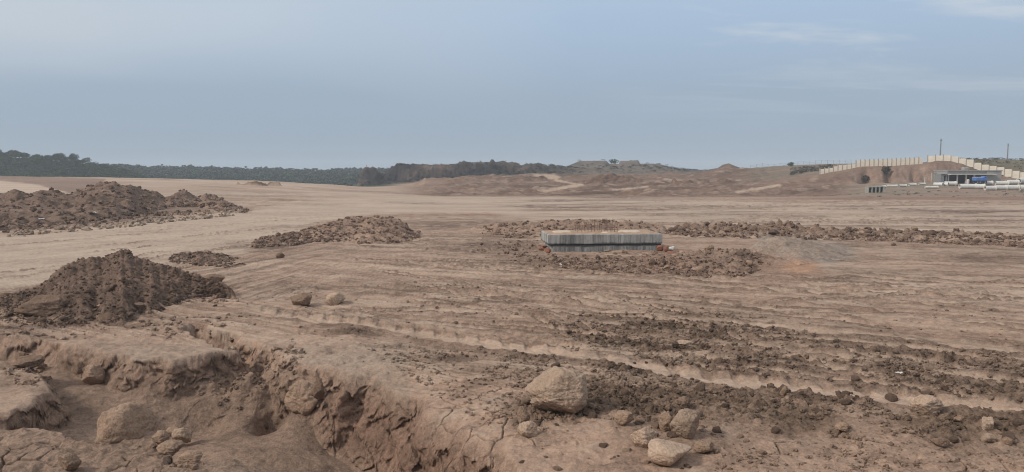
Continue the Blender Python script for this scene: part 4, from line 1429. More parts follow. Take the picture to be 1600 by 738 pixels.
# ---- crumbs nobody could count
def scatter_crumbs():
    rng = np.random.RandomState(9)
    v1, f1 = ICO[1]
    shapes = []
    for k in range(6):
        p = v1 * (1 + .28 * rng.normal(size=(len(v1), 1)))
        p = p * np.array([1, .8, .65])
        shapes.append(p)
    pts = []

    def region(poly, n, smin, smax, pw=2.5, soft=.3):
        bb = np.array(poly, float)
        wp = np.array(gpoly(poly))
        x = rng.uniform(wp[:, 0].min(), wp[:, 0].max(), n * 6)
        y = rng.uniform(wp[:, 1].min(), wp[:, 1].max(), n * 6)
        ok = poly_sd(x, y, wp) > rng.uniform(-.3, 1, len(x)) * soft
        nz = fbm(x * .7, y * .7, 3, 111)
        ok &= rng.uniform(-.5, .3, len(x)) < nz
        x, y = x[ok][:n], y[ok][:n]
        s = smin + (smax - smin) * rng.uniform(0, 1, len(x)) ** pw
        pts.append(np.stack([x, y, s], 1))
    vis = lambda l: [(max(-60, min(1660, a)), min(b, 745)) for a, b in l]
    region(vis(CHURN), 7500, .012, .07, 3, 1.3)
    region(CRATER, 1000, .03, .17, 3, 3.0)
    region([(560, 540), (860, 560), (860, 700), (760, 660), (640, 590)], 700, .012, .05)
    region([(250, 470), (640, 440), (1600, 480), (1600, 560), (900, 540), (560, 570), (380, 520)], 1100, .012, .06, 4)
    region([(0, 500), (380, 450), (380, 520), (260, 530), (0, 530)], 700, .015, .08, 3)
    region(vis(CRUST), 420, .012, .05, 4)
    region([(380, 535), (470, 540), (480, 568), (400, 575), (310, 565), (340, 550)], 300, .015, .08, 3)
    region([(0, 540), (60, 545), (100, 570), (60, 600), (0, 570)], 260, .02, .10, 2)
    region([(250, 660), (320, 665), (320, 735), (240, 735)], 120, .02, .07, 2)
    region([(0, 350), (200, 340), (380, 330), (390, 338), (200, 356), (0, 372)], 500, .08, .3, 3)
    P = np.vstack(pts)
    pu, pv = project(P[:, 0], P[:, 1])
    keep = np.ones(len(P), bool)
    for line, hw, dep, tread, pl in TRACKS[:2]:
        a = np.array(line, float)
        vt = np.interp(pu, a[:, 0], a[:, 1])
        keep &= np.abs(pv - vt) > hw * 1.2 * np.clip((vt - 268) / 280, .3, 1.5)
    P = P[keep]
    Z, ground_col = terrain(P[:, 0], P[:, 1], True)
    extra, extra_col = [], []
    for surf, lo, hi, cnt, smax, hc in ((heap_near, -60, 360, 4200, .06, BROWN * .85), (heap_mid, 395, 655, 1500, .15, BROWN * 1.15), (heap_small, 265, 380, 500, .11, BROWN),
                                    (heap_back, -60, 385, 1500, .28, BROWN * .95), (heap_berm, 1040, 1650, 1800, .2, BROWN), (heap_front, 840, 1190, 1500, .11, BROWN * 1.1), (heap_bank, 755, 1030, 700, .15, BROWN)):
        for _ in range(cnt):
            x, y, z = surf(rng.uniform(lo, hi), -1.0 + 1.15 * rng.uniform() ** 1.8)
            extra_col.append(hc)
            extra.append((x, y, smax * (.2 + .8 * rng.uniform() ** 3), z))
    E = np.array(extra)
    P = np.vstack([P, E[:, :3]])
    Z = np.concatenate([Z, E[:, 3]])
    n = len(P)
    nv, nf = len(v1), len(f1)
    V = np.zeros((n, nv, 3), np.float32)
    for i in range(n):
        s = P[i, 2]
        a = rng.uniform(0, 6.28)
        b = rng.uniform(-.6, .6)
        q = shapes[i % 6]
        c, sn = math.cos(a), math.sin(a)
        x, y, z = q[:, 0] * c - q[:, 1] * sn, q[:, 0] * sn + q[:, 1] * c, q[:, 2]
        cb, sb = math.cos(b), math.sin(b)
        y, z = y * cb - z * sb, y * sb + z * cb
        V[i, :, 0] = P[i, 0] + x * s
        V[i, :, 1] = P[i, 1] + y * s
        V[i, :, 2] = Z[i] + z * s + s * .2
    Fc = (f1[None] + (np.arange(n) * nv)[:, None, None]).reshape(-1, 3)
    cols = np.repeat(np.vstack([ground_col * .82, np.array(extra_col)]) * rng.uniform(.75, 1.25, (n, 1)), nv, axis=0)
    me = mesh_from("loose_clods", V.reshape(-1, 3), Fc, SOIL, False, cols)
    o = link("loose_clods", me)
    tag(o, "loose crumbs of brown soil scattered over the churned ground", "soil crumbs", kind="stuff")


scatter_crumbs()


# ------------------------------------------------------------------ concrete pile cap with starter bars
def concrete_block():
    d0 = 36.3
    x0, y0 = at_depth(856, d0)
    rz = math.radians(5.5)
    zb = -.08
    root = empty("concrete_foundation", (x0, y0, zb), rz)
    tag(root, "grey board-marked concrete foundation block with rusty starter bars on top", "concrete foundation")
    L, W = 5.85, 2.6
    a = MB()
    n = 46
    rr = random.Random(3)
    # upper lift, its front and end cast against boards that stand slightly uneven
    a.box((L / 2, W / 2, .68), (L, W, .50), b=.025)
    for i in range(n):
        w = L / n
        a.box((w * (i + .5), -.004 - rr.uniform(0, .012), .68 + rr.uniform(-.005, .005)), (w * .96, .03, .47 - rr.uniform(0, .02)))
    a.build("upper_lift", M_CONC, root)
    b = MB()
    b.box((L / 2 + .09, W / 2 + .03, .16), (L - .26, W - .1, .53), b=.03)
    for i in range(n):
        w = (L - .32) / n
        b.box((.27 + w * (i + .5), .030 - rr.uniform(0, .016), .16), (w * .95, .03, .50))
    b.build("footing", M_CONC2, root)
    c = MB()
    c.box((L - .2, .02, .48), (.22, .10, .16), b=.02)
    c.build("chipped_corner", M_CONC, root)
    # mud skim on top, uneven sheet with thickness
    nx, ny = 90, 44
    X, Y = np.meshgrid(np.linspace(.03, L - .03, nx), np.linspace(.03, W - .03, ny), indexing="ij")
    e = np.minimum(np.minimum(X, L - X), np.minimum(Y, W - Y))
    Zt = .925 + .05 * sstep(0, .25, e) * (.6 + fbm(X * 1.4, Y * 1.4, 4, 5)) + .03 * clods(X, Y, .2, 7, .5) / .2 * .5
    Zt = np.where(e < .035, .91, Zt)
    idx = np.arange(nx * ny).reshape(nx, ny)
    fc = np.stack([idx[:-1, :-1].ravel(), idx[1:, :-1].ravel(), idx[1:, 1:].ravel(), idx[:-1, 1:].ravel()], 1)
    link("mud_skim", mesh_from("mud_skim", np.stack([X.ravel(), Y.ravel(), Zt.ravel()], 1), fc, M_TOPSOIL, True), root)
    for (cx, cy, sx, sy) in ((1.0, 1.55, .60, .75), (4.55, 1.5, .75, .8), (3.15, .8, .3, .3)):
        q = MB()
        ring = [(cx + sx * math.cos(t) * rr.uniform(.75, 1.05), cy + sy * math.sin(t) * rr.uniform(.8, 1.05)) for t in np.linspace(0, 6.28, 22)[:-1]]
        v = [(x, y, .92) for x, y in ring] + [(cx + (x - cx) * .8, cy + (y - cy) * .8, .985) for x, y in ring]
        m = len(ring)
        q.add(v, [tuple(range(m, 2 * m))] + [(i, (i + 1) % m, m + (i + 1) % m, m + i) for i in range(m)])
        q.build("mortar_patch", M_LIME, root)
    for i in range(26):
        q = MB()
        bx = 1.75 + 2.05 * (i % 13) / 12 + rr.uniform(-.04, .04)
        by = 1.1 + .9 * (i // 13) + rr.uniform(-.08, .08)
        hh = rr.uniform(.46, .64)
        mx, my = bx + rr.uniform(-.05, .05), by + rr.uniform(-.05, .05)
        q.bar((bx, by, .86), (mx, my, .93 + hh * .6), .011, n=6)
        q.bar((mx, my, .925 + hh * .6), (mx + rr.uniform(-.09, .09), my + rr.uniform(-.05, .05), .93 + hh), .011, n=6)
        q.build("rebar", M_REBAR, root)
    for zz in (1.08, 1.24):
        q = MB()
        for yy in (1.08, 2.02):
            q.bar((1.68, yy, zz), (3.86, yy, zz + rr.uniform(-.04, .04)), .011, n=6)
        q.build("tie_bar", M_REBAR, root)
    return root


concrete_block()
# brick rubble at both ends of the block and pale litter
for px_, py_, w_, h_, lab_, sd_, m_ in (
        (856, 396, 10, 9, "broken red brick lump at the near corner of the concrete block", 301, M_BRICK),
        (846, 392, 9, 6, "flat red brick piece beside the near corner lump", 302, M_BRICK),
        (850, 388, 12, 4, "thin brick slab sticking out under the block's end face", 303, M_BRICK),
        (1031, 393, 11, 10, "red brick lump under the chipped far corner of the concrete block", 304, M_BRICK),
        (1041, 393, 8, 9, "dark red brick lump next to the pale broken chunk", 305, M_BRICK),
        (1048, 393, 11, 8, "pale grey broken chunk of concrete past the far end of the block", 306, M_PIPE),
        (1050, 398, 16, 5, "flat reddish stone in front of the pale broken chunk", 307, M_BRICK),
        (1066, 398, 9, 6, "tan stone a step beyond the flat reddish one", 308, M_ROCK),
        (975, 397, 10, 4, "low tan stone against the middle of the block's front", 309, M_ROCK),
        (948, 394, 12, 4, "flat pale stone leaning on the block's front face", 310, M_ROCKPALE),
        (925, 428, 9, 6, "pale stone at the outer foot of the rubble crescent", 311, M_ROCKPALE),
        (876, 416, 5, 4, "small white stone on the near end of the rubble crescent", 312, M_PIPE)):
    add_rock(px_, py_, w_, h_, lab_, sd_, m_, name="stone" if m_ not in (M_BRICK,) else "brick_rubble", cat="brick rubble" if m_ is M_BRICK else "stone", sub=3, cuts=7, lo=.5, sink=.05)


def litter(px, py, w, seed, label, zadd=.02, heap=None):
    if heap:
        x, y, z = heap
    else:
        x, y = G(px, py)
        z = gz(x, y)
    rng = np.random.RandomState(seed)
    n = 9
    g = np.linspace(-.5, .5, n)
    X, Y = np.meshgrid(g, g, indexing="ij")
    Z = .35 * fbm(X * 3 + seed, Y * 3, 3, seed) + .25 * np.abs(perlin(X * 5, Y * 5 + seed, seed)) + .2
    X = X * (1 + .2 * perlin(Y * 3, X * 3, seed)) * 1.3
    idx = np.arange(n * n).reshape(n, n)
    fc = np.stack([idx[:-1, :-1].ravel(), idx[1:, :-1].ravel(), idx[1:, 1:].ravel(), idx[:-1, 1:].ravel()], 1)
    o = link("plastic_bag", mesh_from("plastic_bag", np.stack([X.ravel() * w, Y.ravel() * w, Z.ravel() * w * .8], 1), fc, M_WHITE, True), loc=(x, y, z + zadd))
    tag(o, label, "litter")


litter(1404, 585, .10, 3, "white scrap of plastic lying in the dark churned soil", .0)
litter(1417, 583, .05, 6, "tiny pale scrap next to the white plastic in the churned soil", .0)
litter(143, 330, .55, 4, "crumpled white bag on the front of the long dark ridge", .02, heap_back(143, -.86))
litter(66, 329, .35, 8, "small pale rag on the front of the long dark ridge, left of the white bag", .02, heap_back(66, -.8))


# ------------------------------------------------------------------ works yard under the cut bank
def gpt(px, d, dz=0.):
    x, y = at_depth(px, d, z_of(285, d))
    return x, y, gz(x, y) + dz


def hut():
    d = 157
    S = d / F
    x0, y0, z0 = gpt(1480, d)
    z0 = z_of(287, d)
    root = empty("site_hut", (x0, y0, z0))
    tag(root, "long low grey blockwork hut with open dark bays under the red cut bank", "hut")
    X = lambda px: (px - 1480) * S
    Z = lambda py: (287 - py) * S
    dep = 5.0
    m = MB()
    m.box(((X(1564) + X(1541)) / 2, dep / 2, Z(267.3) / 2), (X(1564) - X(1541), dep, Z(267.3)))       # closed end
    m.box((X(1510), dep - .12, Z(267.3) / 2), (X(1540.5) - X(1480), .24, Z(267.3)))                          # rear wall
    m.box((.12, dep / 2 - .12, Z(267.3) / 2), (.24, dep - .5, Z(267.3)))
    m.box((X(1511), .30, (Z(272) + Z(267.3)) / 2), (X(1540.6) - X(1480), .30, Z(267.3) - Z(272)))                   # band over the bays
    m.build("wall", M_BLOCKWALL, root)
    r = MB()
    r.box((X(1522), dep / 2, Z(267.3) + .08), (X(1565) - X(1479), dep + .3, .15))
    r.build("roof", M_BLOCKWALL, root)
    s = MB()
    s.box((X(1517), -.25, Z(272.6)), (X(1553) - X(1482), 1.2, .13))
    s.build("canopy_slab", M_SLAB, root)
    for px in (1481, 1495, 1508.7, 1521.5):
        q = MB()
        q.box((X(px), -.02, Z(273) / 2), (.24, .3, Z(273.2)))
        q.build("pillar", M_SLAB if px != 1481 else M_BLOCKWALL, root)
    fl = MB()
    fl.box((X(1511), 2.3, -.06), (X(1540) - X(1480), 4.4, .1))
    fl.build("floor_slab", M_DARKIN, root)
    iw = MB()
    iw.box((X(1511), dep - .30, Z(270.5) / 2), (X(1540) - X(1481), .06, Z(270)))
    iw.build("shade_lining", M_DARKIN, root)  # near-black sheet before the rear wall, the bays' shade painted on
    v = MB()
    v.box((X(1510), .8, Z(267.3) + .45), (1.0, 1.0, .7), b=.1)
    v.build("roof_tank", M_BLOCKWALL, root)
    # lean-to store beside it
    x1, y1, _ = gpt(1470, d - .4)
    root2 = empty("store_shed", (x1, y1, z0))
    tag(root2, "small grey lean-to store with a dark doorway joined to the open hut", "shed")
    w = 9.5 * S
    q = MB()
    q.box((w * .27, 1.2, 1.0), (w * .54, 2.2, 2.0))
    q.box((w * .94, 1.2, 1.0), (w * .12, 2.2, 2.0))
    q.box((w * .71, 1.2, 1.85), (w * .34, 2.2, .3))
    q.box((w * .71, 2.2, .85), (w * .34, .2, 1.7))
    q.build("wall", M_POLE, root2)
    q = MB()
    q.box((w * .5, 1.15, 2.06), (w * 1.06, 2.6, .1))
    q.build("roof", M_BLOCKWALL, root2)
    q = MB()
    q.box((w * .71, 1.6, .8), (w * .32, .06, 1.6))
    q.build("doorway_shade", M_DARKIN, root2)  # dark sheet set inside the doorway in place of its shade
    # free-standing grey-beige wall behind
    x2, y2, _ = gpt(1467, d + 4)
    q = MB()
    q.box((0, 0, 1.0), (25 * S, .25, 2.6))
    q.box((-3, -.01, -.1), (.3, .34, 3.0))
    q.box((0.2, -.01, 1.05), (.3, .34, 2.75))
    q.box((0, 0, 2.36), (25.4 * S, .36, .1))
    o = q.build("yard_wall", M_RENDER, loc=(x2, y2, z0 - .1))
    tag(o, "grey beige rendered wall standing behind the lean-to store", "wall")
    return z0


hut_z = hut()


def truck():
    d = 153.2
    S = d / F
    x, y, z = gpt(1530.5, d)
    z = max(z, z_of(287.5, d))
    root = empty("blue_truck", (x, y, z))
    tag(root, "blue truck with a rounded cab parked at the open end of the grey hut", "truck")
    L = 19 * S
    b = MB()
    b.box((-L * .16, 0, .98), (L * .66, 1.5, .76), b=.12)
    b.build("body", M_BLUE, root)
    c = MB()
    c.box((L * .30, 0, .98), (L * .36, 1.45, .86), b=.16)
    c.box((L * .33, 0, 1.46), (L * .26, 1.3, .36), b=.12)
    c.build("cab", M_BLUE, root)
    g = MB()
    g.box((L * .33, -.64, 1.44), (L * .18, .06, .22), b=.02)
    g.build("window", M_GLASS, root)
    t = MB()
    t.box((-L * .16, 0, 1.40), (L * .60, 1.3, .08), b=.02)
    t.build("load_cover", M_SLAB, root)
    for sx in (-.34, -.12, .30):
        for sy in (-.62, .62):
            w = MB()
            w.bar((L * sx, sy - .12, .36), (L * sx, sy + .12, .36), .36, n=16)
            wo = w.build("wheel", M_TYRE, root, smooth=False)
            h = MB()
            h.bar((L * sx, sy - .14, .36), (L * sx, sy - .121, .36), .17, n=12)
            h.build("rim", M_POLE, wo)


truck()
x_, y_, z_ = gpt(1512.5, 155.5)
q_ = MB()
q_.bar((0, 0, 0), (0, 0, .82), .26, .28, n=16)
q_.bar((0, 0, .82), (0, 0, .90), .28, .20, n=16)
q_.bar((0, 0, .90), (0, 0, .96), .09, n=12)
q_.bar((0, 0, .30), (0, 0, .34), .29, n=16)
q_.bar((0, 0, .56), (0, 0, .60), .295, n=16)
o_ = q_.build("barrel", M_WHITE, loc=(x_, y_, hut_z), smooth=False)
tag(o_, "white barrel standing before the dark bay of the grey hut", "barrel")


def pipe_mesh(L, r):
    n = 24
    prof = [(-L / 2, r * .84), (-L / 2, r * 1.0), (L / 2 - r * .55, r), (L / 2 - r * .45, r * 1.16), (L / 2, r * 1.16), (L / 2, r * .95),
            (L / 2 - r * .3, r * .95), (L / 2 - r * .3, r * .84)]
    v, f = [], []
    for x, rr in prof:
        for i in range(n):
            t = 2 * math.pi * i / n
            v.append((x, rr * math.cos(t), rr * math.sin(t)))
    m = len(prof)
    for k in range(m):
        k2 = (k + 1) % m
        for i in range(n):
            j = (i + 1) % n
            f.append((k * n + i, k2 * n + i, k2 * n + j, k * n + j))
    return mesh_from("concrete_pipe", v, f, M_PIPE, False)


PIPES = [  # px centre, foot row, length px, diameter px, turn, label
    (1512, 295, 25, 8, -.10, "large concrete pipe lying alone in front of the hut's dark bays"),
    (1530.5, 295, 14, 8, -.5, "short concrete pipe end beside the large pipe before the hut"),
    (1547, 297.5, 17, 7.5, .05, "concrete pipe at the inner end of the nearest row"),
    (1564, 297.5, 17, 8, .0, "second concrete pipe in the nearest row, next to the inner end"),
    (1582, 297.5, 19, 8.5, -.06, "third concrete pipe in the nearest row, longer than its neighbours"),
    (1602, 297.5, 18, 9, -.05, "outermost concrete pipe of the nearest row, cut by the frame edge"),
    (1538, 289.5, 22, 7, -.15, "concrete pipe behind the nearest row, below the parked blue truck"),
    (1565, 289.5, 18, 7, -.2, "concrete pipe with a dark open mouth in the row behind the nearest"),
    (1581, 288.5, 18, 7.5, -.05, "concrete pipe between the two rows, near the outer end"),
    (1597, 287.5, 18, 9.5, .35, "thick concrete pipe turned mouth outward at the back of the stack"),
    (1466, 291, 13, 6, -.9, "stubby concrete pipe with dark mouth left of the lean-to store"),
    (1474, 291, 13, 6, -.8, "stubby concrete pipe next to the lean-to store"),
    (1484, 290.5, 17, 7, -.1, "pale concrete pipe lying right before the lean-to store"),
    (1455, 294.5, 20, 4, .0, "slim pale pipe lying in front of the stubby ones"),
    (1425, 291, 12, 4.5, .2, "slim pale pipe midway between the culvert boxes and the stubby pipes"),
    (1410, 292, 12, 4, .1, "slim pale pipe, second from the culvert boxes"),
    (1393, 292.5, 16, 4, -.1, "slim pale pipe nearest the culvert boxes"),
    (1380, 294, 9, 4.5, .6, "short pale pipe touching the end of the culvert boxes"),
    (1440, 289.5, 10, 3.6, .1, "thin short pipe behind the row of slim pale pipes"),
]
for px_, py_, Lp, dp, tw, lab_ in PIPES:
    d = 138.0
    for _ in range(40):                           # find the depth where the ground shows at that row
        x, y = at_depth(px_, d)
        if z_of(py_, d) <= gz(x, y):
            break
        d += .6
    S = d / F
    r = dp * S / 2 / 1.06
    me = pipe_mesh(Lp * S, r)
    o = link("concrete_pipe", me, loc=(x, y, gz(x, y) + r * .96), rz=tw)
    tag(o, lab_, "concrete pipe", "concrete pipes stored in the works yard")


def culvert(px, label, i):
    d = 130.0
    S = d / F
    x, y = at_depth(px, d)
    z = gz(x, y)
    w, h, t, L = 5.9 * S, 9.8 * S, .11, 1.8
    m = MB()
    m.box((0, 0, t / 2 - .05), (w, L, t))
    m.box((0, 0, h - t / 2), (w, L, t))
    m.box((-w / 2 + t / 2, 0, h / 2), (t, L - .01, h - t))
    m.box((w / 2 - t / 2, 0, h / 2), (t, L - .01, h - t))
    m.box((0, L / 2 - .05, h / 2), (w - 2 * t, .08, h - t * 2))
    for sx in (-1, 1):                            # haunches in the corners
        for zz in (t + .03, h - t - .03):
            m.box((sx * (w / 2 - t - .03), -.01, zz), (.08, L - .06, .08), 0)
    o = m.build("box_culvert", M_CULV, loc=(x, y, z), rz=-.12)
    tag(o, label, "box culvert", "precast culvert boxes in a row")


for i_, lab_ in enumerate(("inner end one of the four dark-mouthed culvert boxes, farthest from the pipes", "second culvert box from the end away from the pipes",
                           "third culvert box, between the second and the one by the pipes", "culvert box of the row nearest the slim pale pipes")):
    culvert(1357 + i_ * 5.9, lab_, i_)


# ------------------------------------------------------------------ panel walls along the bank
def panel_wall(label, pts, n, d0, d1, hpx, cap_every=1):
    pts = np.array(pts, float)
    a, b = pts[0, 0], pts[-1, 0]
    x0, y0 = at_depth(a, d0)
    root = empty("boundary_wall", (x0, y0, 0))
    tag(root, label, "boundary wall")
    e = np.linspace(a, b, n + 1)
    for i in range(n):
        u0, u1 = e[i], e[i + 1]
        um = (u0 + u1) / 2
        f0, f1 = (u0 - a) / (b - a), (u1 - a) / (b - a)
        dA, dB = d0 + (d1 - d0) * f0, d0 + (d1 - d0) * f1
        dm = (dA + dB) / 2
        ztop = z_of(np.interp(um, pts[:, 0], pts[:, 1]), dm)
        hh = np.interp(um, [p[0] for p in hpx], [p[1] for p in hpx]) * dm / F
        (xa, ya), (xb, yb) = at_depth(u0, dA), at_depth(u1, dB)
        ln = math.hypot(xb - xa, yb - ya)
        ang = math.atan2(yb - ya, xb - xa)
        m = MB()
        zb = ztop - hh - .5
        m.box(((xa + xb) / 2 - x0, (ya + yb) / 2 - y0, (ztop + zb) / 2), (ln - .16, .10, ztop - zb), ang)
        for kk in (.33, .66):                     # joints between the stacked planks
            m.box(((xa + xb) / 2 - x0, (ya + yb) / 2 - y0, ztop - hh * kk), (ln - .17, .125, hh * .27), ang)
        m.build("panel", M_PANEL, root)
        q = MB()
        q.box((xa - x0, ya - y0, (ztop + .14 + zb) / 2), (.17, .2, ztop + .14 - zb), ang)
        q.bar((xa - x0, ya - y0, ztop + .14), (xa - x0, ya - y0, ztop + .34), .05, n=6)
        q.build("post", M_POST, root)


panel_wall("beige panel wall stepping up along the top of the red cut bank", [(1280, 264.5), (1297, 263), (1298, 261.5), (1305, 260), (1306, 258.5), (1318, 258), (1333, 256.5), (1334, 252.5),
           (1346, 251), (1400, 249), (1440, 247)], 23, 174.5, 174.5, [(1280, 7.5), (1340, 9), (1440, 9.5)])
panel_wall("beige panel wall stepping down the slope above the grey hut", [(1447, 246), (1456, 243.5), (1478, 243.3), (1490, 245), (1501, 248), (1513, 249.5), (1525, 254.5), (1537, 257.5), (1549, 259.5),
           (1565, 262), (1577, 265.5), (1590, 268), (1602, 270), (1640, 278), (1700, 286)], 21, 173.5, 166, [(1447, 6), (1490, 8.5), (1700, 8.5)])


def pole(px, ytop, ybase, d, label):
    x, y = at_depth(px, d, 6)
    z0, z1 = z_of(ybase, d), z_of(ytop, d)
    z0 = min(z0, gz(x, y))
    m = MB()
    m.bar((0, 0, -.4), (0, 0, z1 - z0), .17, .11, n=10)
    m.box((0, 0, z1 - z0 - .35), (.55, .10, .10))
    m.box((0, 0, z1 - z0 + .03), (.26, .26, .06))
    o = m.build("utility_pole", M_POLE, loc=(x, y, z0))
    tag(o, label, "pole")


pole(1468.5, 218, 250, 176, "taller grey pole rising behind the top of the panel wall")
pole(1573.5, 225.5, 249, 190, "shorter grey pole on the scrubby hill away from the panel wall's top")


def wire_fence():
    d = 232
    x0, y0 = at_depth(1170, d)
    root = empty("wire_fence", (x0, y0, 0))
    tag(root, "thin wire fence on posts along the far skyline before the panel wall", "fence")
    prev = None
    for i, px in enumerate(np.arange(1172, 1336, 9.2)):
        x, y = at_depth(px, d)
        z = gz(x, y)
        m = MB()
        m.bar((x - x0, y - y0, z - .3), (x - x0, y - y0, z + 1.5), .045, n=6)
        m.build("post", M_POST, root)
        if prev is not None:
            w = MB()
            for hh in (.5, .9, 1.35):
                w.bar((prev[0] - x0, prev[1] - y0, prev[2] + hh), (x - x0, y - y0, z + hh), .014, n=4)
            w.build("wire", M_POLE, root)
        prev = (x, y, z)


wire_fence()


# ------------------------------------------------------------------ trees, scrub and the far wood
def leaf_cloud(rng, blobs, n, size):
    """small leaf-clump faces spread through lumpy ellipsoids"""
    V, Fc = [], []
    w = np.array([b[3] * b[4] * b[5] for b in blobs]) ** .7
    w = w / w.sum()
    which = rng.choice(len(blobs), n, p=w)
    for k in which:
        cx, cy, cz, rx, ry, rz = blobs[k]
        d = rng.normal(size=3)
        d /= np.linalg.norm(d)
        r = rng.uniform(.45, 1.08) ** .6
        c = np.array([cx + d[0] * rx * r, cy + d[1] * ry * r, cz + d[2] * rz * r])
        a, b = rng.normal(size=3), rng.normal(size=3)
        a /= np.linalg.norm(a)
        b -= a * (a @ b)
        b /= np.linalg.norm(b)
        s = size * rng.uniform(.6, 1.4)
        i = len(V)
        nrm = np.cross(a, b) * s * .25
        V += [c - a * s * .6, c + b * s * .5 + nrm, c + a * s * .6, c - b * s * .5 + nrm]
        Fc.append((i, i + 1, i + 2, i + 3))
    return np.array(V), np.array(Fc)


TREES = []


def tree_kind(seed, h, spread, flat, n):
    rng = np.random.RandomState(seed)
    root = empty("acacia_tree", (0, 0, -500))
    m = MB()
    m.bar((0, 0, -.4), (.05, .03, h * .45), h * .030, h * .022, n=7)
    ends = []
    for k in range(5):
        a = k * 1.256 + rng.uniform(-.4, .4)
        r = spread * rng.uniform(.45, .8)
        e = (math.cos(a) * r, math.sin(a) * r, h * rng.uniform(.66, .86))
        m.bar((.05, .03, h * rng.uniform(.32, .45)), e, h * .017, h * .008, n=5)
        ends.append(e)
    m.build("trunk", M_BARK, root)
    blobs = [(0, 0, h * (.62 if flat > .6 else .78), spread * .7, spread * .7, h * .3 * flat)]
    for e in ends:
        blobs.append((e[0], e[1], e[2] - (.12 * h if flat > .6 else -.05 * h), spread * rng.uniform(.35, .55), spread * rng.uniform(.35, .55), h * rng.uniform(.18, .28) * flat))
    V, Fc = leaf_cloud(rng, blobs, n, h * .085)
    link("crown", mesh_from("crown", V, Fc, M_LEAF, False), root)
    return root


for s_, h_, sp_, fl_, n_ in ((1, 3.9, 2.0, 1.0, 420), (2, 3.3, 1.8, .9, 380), (3, 4.4, 2.0, 1.1, 480), (4, 3.0, 2.3, .5, 150), (5, 3.8, 1.7, 1.0, 150)):
    TREES.append(tree_kind(s_, h_, sp_, fl_, n_))
RT = random.Random(12)
used_ = set()


def place_tree(k, px, d, s, label, group=None):
    src = TREES[k]
    o = src if k not in used_ else copy_tree(src)
    used_.add(k)
    x, y = at_depth(px, d, 5)
    o.location = (x, y, gz(x, y) - .1)
    o.rotation_euler = (0, 0, RT.uniform(0, 6.28))
    o.scale = (s, s, s)
    for key in ("label", "category", "group"):
        if key in o:
            del o[key]
    tag(o, label, "tree", group)


place_tree(3, 166, 352, .85, "small flat-topped tree at the low end of the wooded ridge", None)
place_tree(3, 178, 354, 1.05, "wider flat-topped tree standing clear at the low end of the wooded ridge", None)
place_tree(4, 137, 358, 1.25, "thin see-through tree on the falling part of the wooded ridge", None)
place_tree(2, 116, 358, 1.15, "tallest rounded tree standing out of the wooded ridge's crest", None)
for i_ in range(24):
    px_ = -40 + i_ * 6.6 + RT.uniform(-2.5, 2.5)
    place_tree(RT.choice((0, 1, 2, 0, 1, 4)), px_, RT.uniform(350, 364), RT.uniform(.8, 1.15), "dark scrub tree in the close row along the wooded ridge crest", "trees along the wooded ridge crest")


def merged_plants(name, spots, mat, label, cat, leafn, seed, flat=.7, leaf=.16):
    """a wood or thicket that reads as one mass"""
    rng = np.random.RandomState(seed)
    kinds = []
    for k in range(6):
        blobs = [(0, 0, .5, .5, .5, .45 * flat)]
        for j in range(4):
            a = rng.uniform(0, 6.28)
            blobs.append((.4 * math.cos(a), .4 * math.sin(a), rng.uniform(.4, .75), rng.uniform(.2, .35), rng.uniform(.2, .35), rng.uniform(.18, .3) * flat))
        kinds.append(leaf_cloud(rng, blobs, leafn, leaf))
    Vs, Fs, n = [], [], 0
    X = np.array([s[0] for s in spots])
    Y = np.array([s[1] for s in spots])
    Z = terrain(X, Y)
    for i, (x, y, w, h) in enumerate(spots):
        V, Fc = kinds[i % 6]
        a = rng.uniform(0, 6.28)
        c, s = math.cos(a), math.sin(a)
        P = np.stack([(V[:, 0] * c - V[:, 1] * s) * w + x, (V[:, 0] * s + V[:, 1] * c) * w + y, V[:, 2] * h + Z[i] - .05 * h], 1)
        Vs.append(P)
        Fs.append(Fc + n)
        n += len(P)
    me = mesh_from(name, np.vstack(Vs), np.vstack(Fs), mat, False)
    o = link(name, me)
    tag(o, label, cat, kind="stuff")


RW = random.Random(21)
sp_ = []
for _ in range(950):
    px = RW.uniform(-140, 225)
    d = RW.uniform(285, 358)
    x, y = at_depth(px, d, 3)
    h = RW.uniform(2.2, 3.6)
    sp_.append((x, y, h * RW.uniform(1.1, 1.7), h))
merged_plants("ridge_wood", sp_, M_LEAF, "dense dark scrub wood covering the nearer ridge", "wood", 70, 5)
sp_ = []
for _ in range(1500):
    px = RW.uniform(150, 640)
    d = 440 + 122 * RW.random() ** .7
    x, y = at_depth(px, d, 3)
    h = RW.choice((2.6, 3.6, 4.6, 6.2))
    sp_.append((x, y, h * RW.uniform(1.3, 2.1), h))
for _ in range(260):
    px = RW.uniform(200, 540)
    d = RW.uniform(215, 300)
    x, y = at_depth(px, d, -6)
    h = RW.uniform(2.0, 4.5)
    sp_.append((x, y, h * 1.4, h))
merged_plants("far_wood", sp_, M_LEAF2, "blue green wood filling the valley and the far low ridge", "wood", 60, 6)
sp_ = []
for _ in range(1000):
    px = RW.uniform(560, 900)
    d = RW.uniform(254, 285)
    x, y = at_depth(px, d, 3)
    h = RW.uniform(.25, .8) if d < 269 else RW.uniform(.15, .4)
    sp_.append((x, y, h * RW.uniform(1.1, 1.8), h))
for _ in range(200):
    px = RW.uniform(850, 1110)
    d = RW.uniform(262, 335)
    x, y = at_depth(px, d, 3)
    h = RW.uniform(.4, 1.1)
    sp_.append((x, y, h * RW.uniform(1.2, 2), h))
merged_plants("cliff_scrub", sp_, M_SCRUB, "dark low scrub covering the far grey cliff and its slopes", "scrub", 40, 7)
sp_ = []
for _ in range(150):
    px = RW.uniform(1235, 1300)
    d = RW.uniform(186, 215)
    x, y = at_depth(px, d, 3)
    h = RW.uniform(.3, .9)
    sp_.append((x, y, h * 1.5, h))
